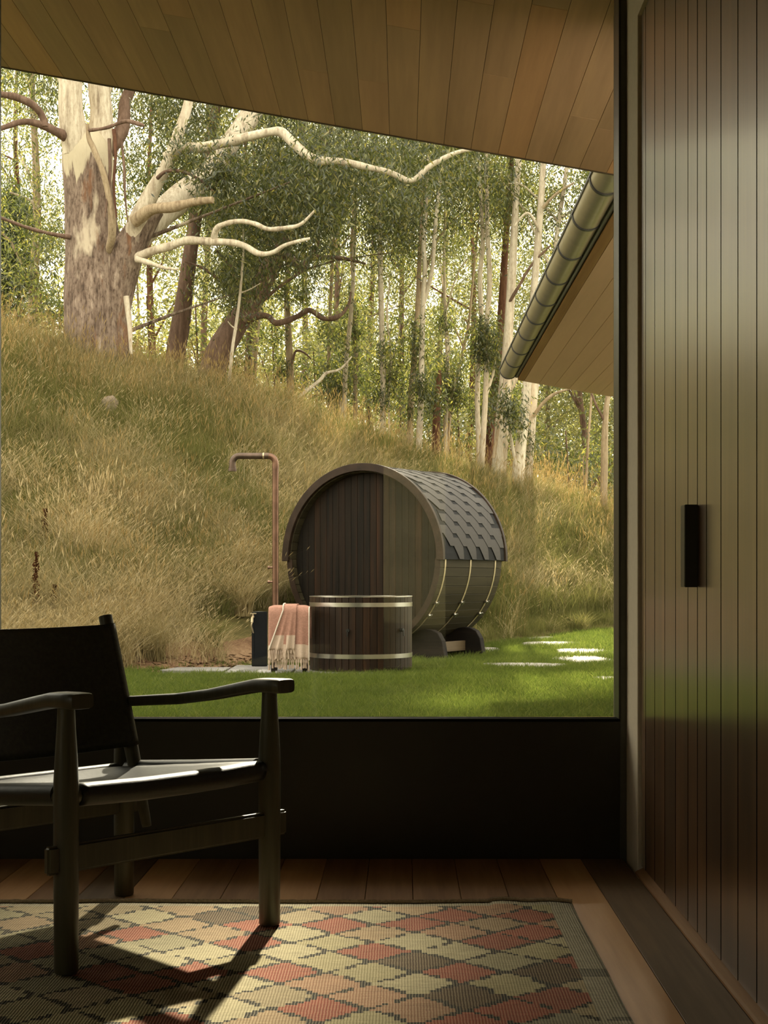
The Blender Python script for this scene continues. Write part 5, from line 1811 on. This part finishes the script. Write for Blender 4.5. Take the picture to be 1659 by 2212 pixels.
# seat rails and leather seat
for sx in (-1, 1):
    MB().tube([(sx * HX, -HY, 0.405), (sx * HX, HY, 0.355)], 0.016, 12).build('seat_rail', M['chair'], ch, smooth=True)
for y_ in (-HY + 0.0, HY):
    MB().tube([(-HX, y_, 0.408 if y_ < 0 else 0.36), (HX, y_, 0.408 if y_ < 0 else 0.36)], 0.02, 12).build('seat_rail', M['chair'], ch, smooth=True)


def seat():
    nu, nv = 30, 26
    prof = []       # (y, z) closed loop section: top from front to back, then underside
    for k in range(7):
        a = -PI / 2 - PI * k / 6
        prof.append((-HY + 0.004 + 0.028 * math.cos(a), 0.409 + 0.028 * math.sin(a)))
    for k in range(1, 14):
        prof.append((-HY + 0.006 + (2 * HY - 0.012) * k / 14, 0.437))
    for k in range(7):
        a = PI / 2 - PI * k / 6
        prof.append((HY - 0.004 + 0.028 * math.cos(a), 0.409 + 0.028 * math.sin(a)))
    mb = MB()
    W_ = HX - 0.031
    for j, (y_, z_) in enumerate(prof):
        for i in range(nu + 1):
            q = -1 + 2 * i / nu
            ins = max(0.0, 1 - (y_ / (HY - 0.02)) ** 2) if abs(y_) < HY - 0.02 else 0
            sag = 0.052 * ins * (1 - q * q) + 0.064 * (y_ + HY) / (2 * HY)
            bow = 0.012 * (1 - q * q) if y_ < -HY + 0.02 else 0
            rim = 0.010 * (abs(q) ** 6) * (1 if z_ > 0.43 else 0)
            wr = 0.0012 * noise.noise(Vector((q * 4, y_ * 14, 2)))
            mb.v.append((q * W_, y_, z_ - sag - bow * .6 - rim * .3 + wr))
    n = nu + 1
    for j in range(len(prof) - 1):
        for i in range(nu):
            a = j * n + i
            mb.f.append((a, a + 1, a + n + 1, a + n))
            mb.m.append(0)
    return mb


o = seat().build('seat', M['seat_leather'], ch, smooth=True)
md = o.modifiers.new('thickness', 'SOLIDIFY')
md.thickness = 0.0045
md.offset = -1
# leather wrapped over the side rails
for sx in (-1, 1):
    MB().tube([(sx * (HX - 0.008), -HY + 0.035, 0.409), (sx * (HX - 0.008), 0, 0.384), (sx * (HX - 0.008), HY - 0.035, 0.362)], 0.027, 14).build('side_wrap', M['seat_leather'], ch, smooth=True)
# back posts (leaning) and leather back
bp0, bp1 = (0.173, 0.212), (0.360, 0.795)
for sx in (-1, 1):
    xx = sx * (HX - 0.020)
    P0, P1 = Vector((xx, bp0[0], bp0[1])), Vector((xx, bp1[0], bp1[1]))
    rr = [(0, 0.0125), (0.02, 0.014), (0.3, 0.0195), (0.5, 0.0215), (0.8, 0.021), (1, 0.0195)]
    MB().tube([P0.lerp(P1, q) for q, r_ in rr], [r_ for q, r_ in rr], 16).build('back_post', M['chair'], ch, smooth=True)


def back():
    nu, nv = 28, 16
    mb = MB()
    W_ = HX - 0.008
    n = nu + 1
    for j in range(nv + 1):
        t_ = j / nv
        z_ = 0.435 + (0.772 - 0.435) * t_
        yc_ = bp0[0] + (bp1[0] - bp0[0]) * (z_ - bp0[1]) / (bp1[1] - bp0[1])
        for i in range(nu + 1):
            q = -1 + 2 * i / nu
            belly = 0.050 * (1 - q * q)
            dz = -0.014 * (1 - q * q) * (1 - t_) - 0.008 * (1 - q * q) * t_
            mb.v.append((q * W_, yc_ + belly - 0.0245 * (1 if abs(q) < 0.96 else 0.75), z_ + dz))
    for j in range(nv):
        for i in range(nu):
            a = j * n + i
            mb.f.append((a, a + 1, a + n + 1, a + n))
            mb.m.append(0)
    return mb


o = back().build('backrest', M['leather'], ch, smooth=True)
md = o.modifiers.new('thickness', 'SOLIDIFY')
md.thickness = 0.005
for sx in (-1, 1):
    xx = sx * (HX - 0.020)
    f0, f1 = 0.39, 0.955
    P0, P1 = Vector((xx, bp0[0], bp0[1])), Vector((xx, bp1[0], bp1[1]))
    MB().tube([P0.lerp(P1, f0), P0.lerp(P1, (f0 + f1) / 2), P0.lerp(P1, f1)], 0.0235, 16).build('post_sleeve', M['leather'], ch, smooth=True)


# armrests: broad rounded paddle at the front, narrowing and dropping to the back
def arm(sx):
    secs = [(-HY - 0.062, 0.030, 0.627, 0.017), (-HY - 0.055, 0.034, 0.627, 0.0185), (-HY - 0.02, 0.036, 0.627, 0.0185), (-HY + 0.03, 0.0355, 0.626, 0.018), (-HY + 0.10, 0.032, 0.614, 0.017), (-HY + 0.22, 0.026, 0.592, 0.016), (-HY + 0.36, 0.022, 0.573, 0.0155), (-HY + 0.48, 0.019, 0.563, 0.015), (HY - 0.04, 0.017, 0.556, 0.0145), (HY - 0.005, 0.016, 0.554, 0.0145)]
    mb = MB()
    m = 16
    for (y_, hw, zc_, hh) in secs:
        for k in range(m):
            a = 2 * PI * k / m
            c, s_ = math.cos(a), math.sin(a)
            e_ = 0.45
            px = hw * math.copysign(abs(c) ** e_, c)
            pz = hh * math.copysign(abs(s_) ** e_, s_)
            mb.v.append((sx * HX + px, y_, zc_ + pz))
    n = len(secs)
    for i in range(n - 1):
        for k in range(m):
            mb.f.append((i * m + k, i * m + (k + 1) % m, (i + 1) * m + (k + 1) % m, (i + 1) * m + k))
            mb.m.append(0)
    mb.f += [tuple(range(m)), tuple((n - 1) * m + k for k in range(m))]
    mb.m += [0, 0]
    return mb


for sx in (-1, 1):
    arm(sx).build('armrest', M['chair'], ch, smooth=True, bevel=0.0)

# ------------------------------------------------------------------ door pull on the boarded wall
hd = thing('door_pull', 'black flat vertical pull handle on the boarded wall', 'handle', (XR, 3.715, 0.0))
MB().box((-0.034, -0.006, 0.881), (-0.028, 0.045, 1.086)).build('grip', M['black_plastic'], hd, bevel=0.0015)
MB().box((-0.034, -0.012, 0.881), (-0.0002, -0.006, 1.086)).build('flange', M['black_plastic'], hd, bevel=0.0015)
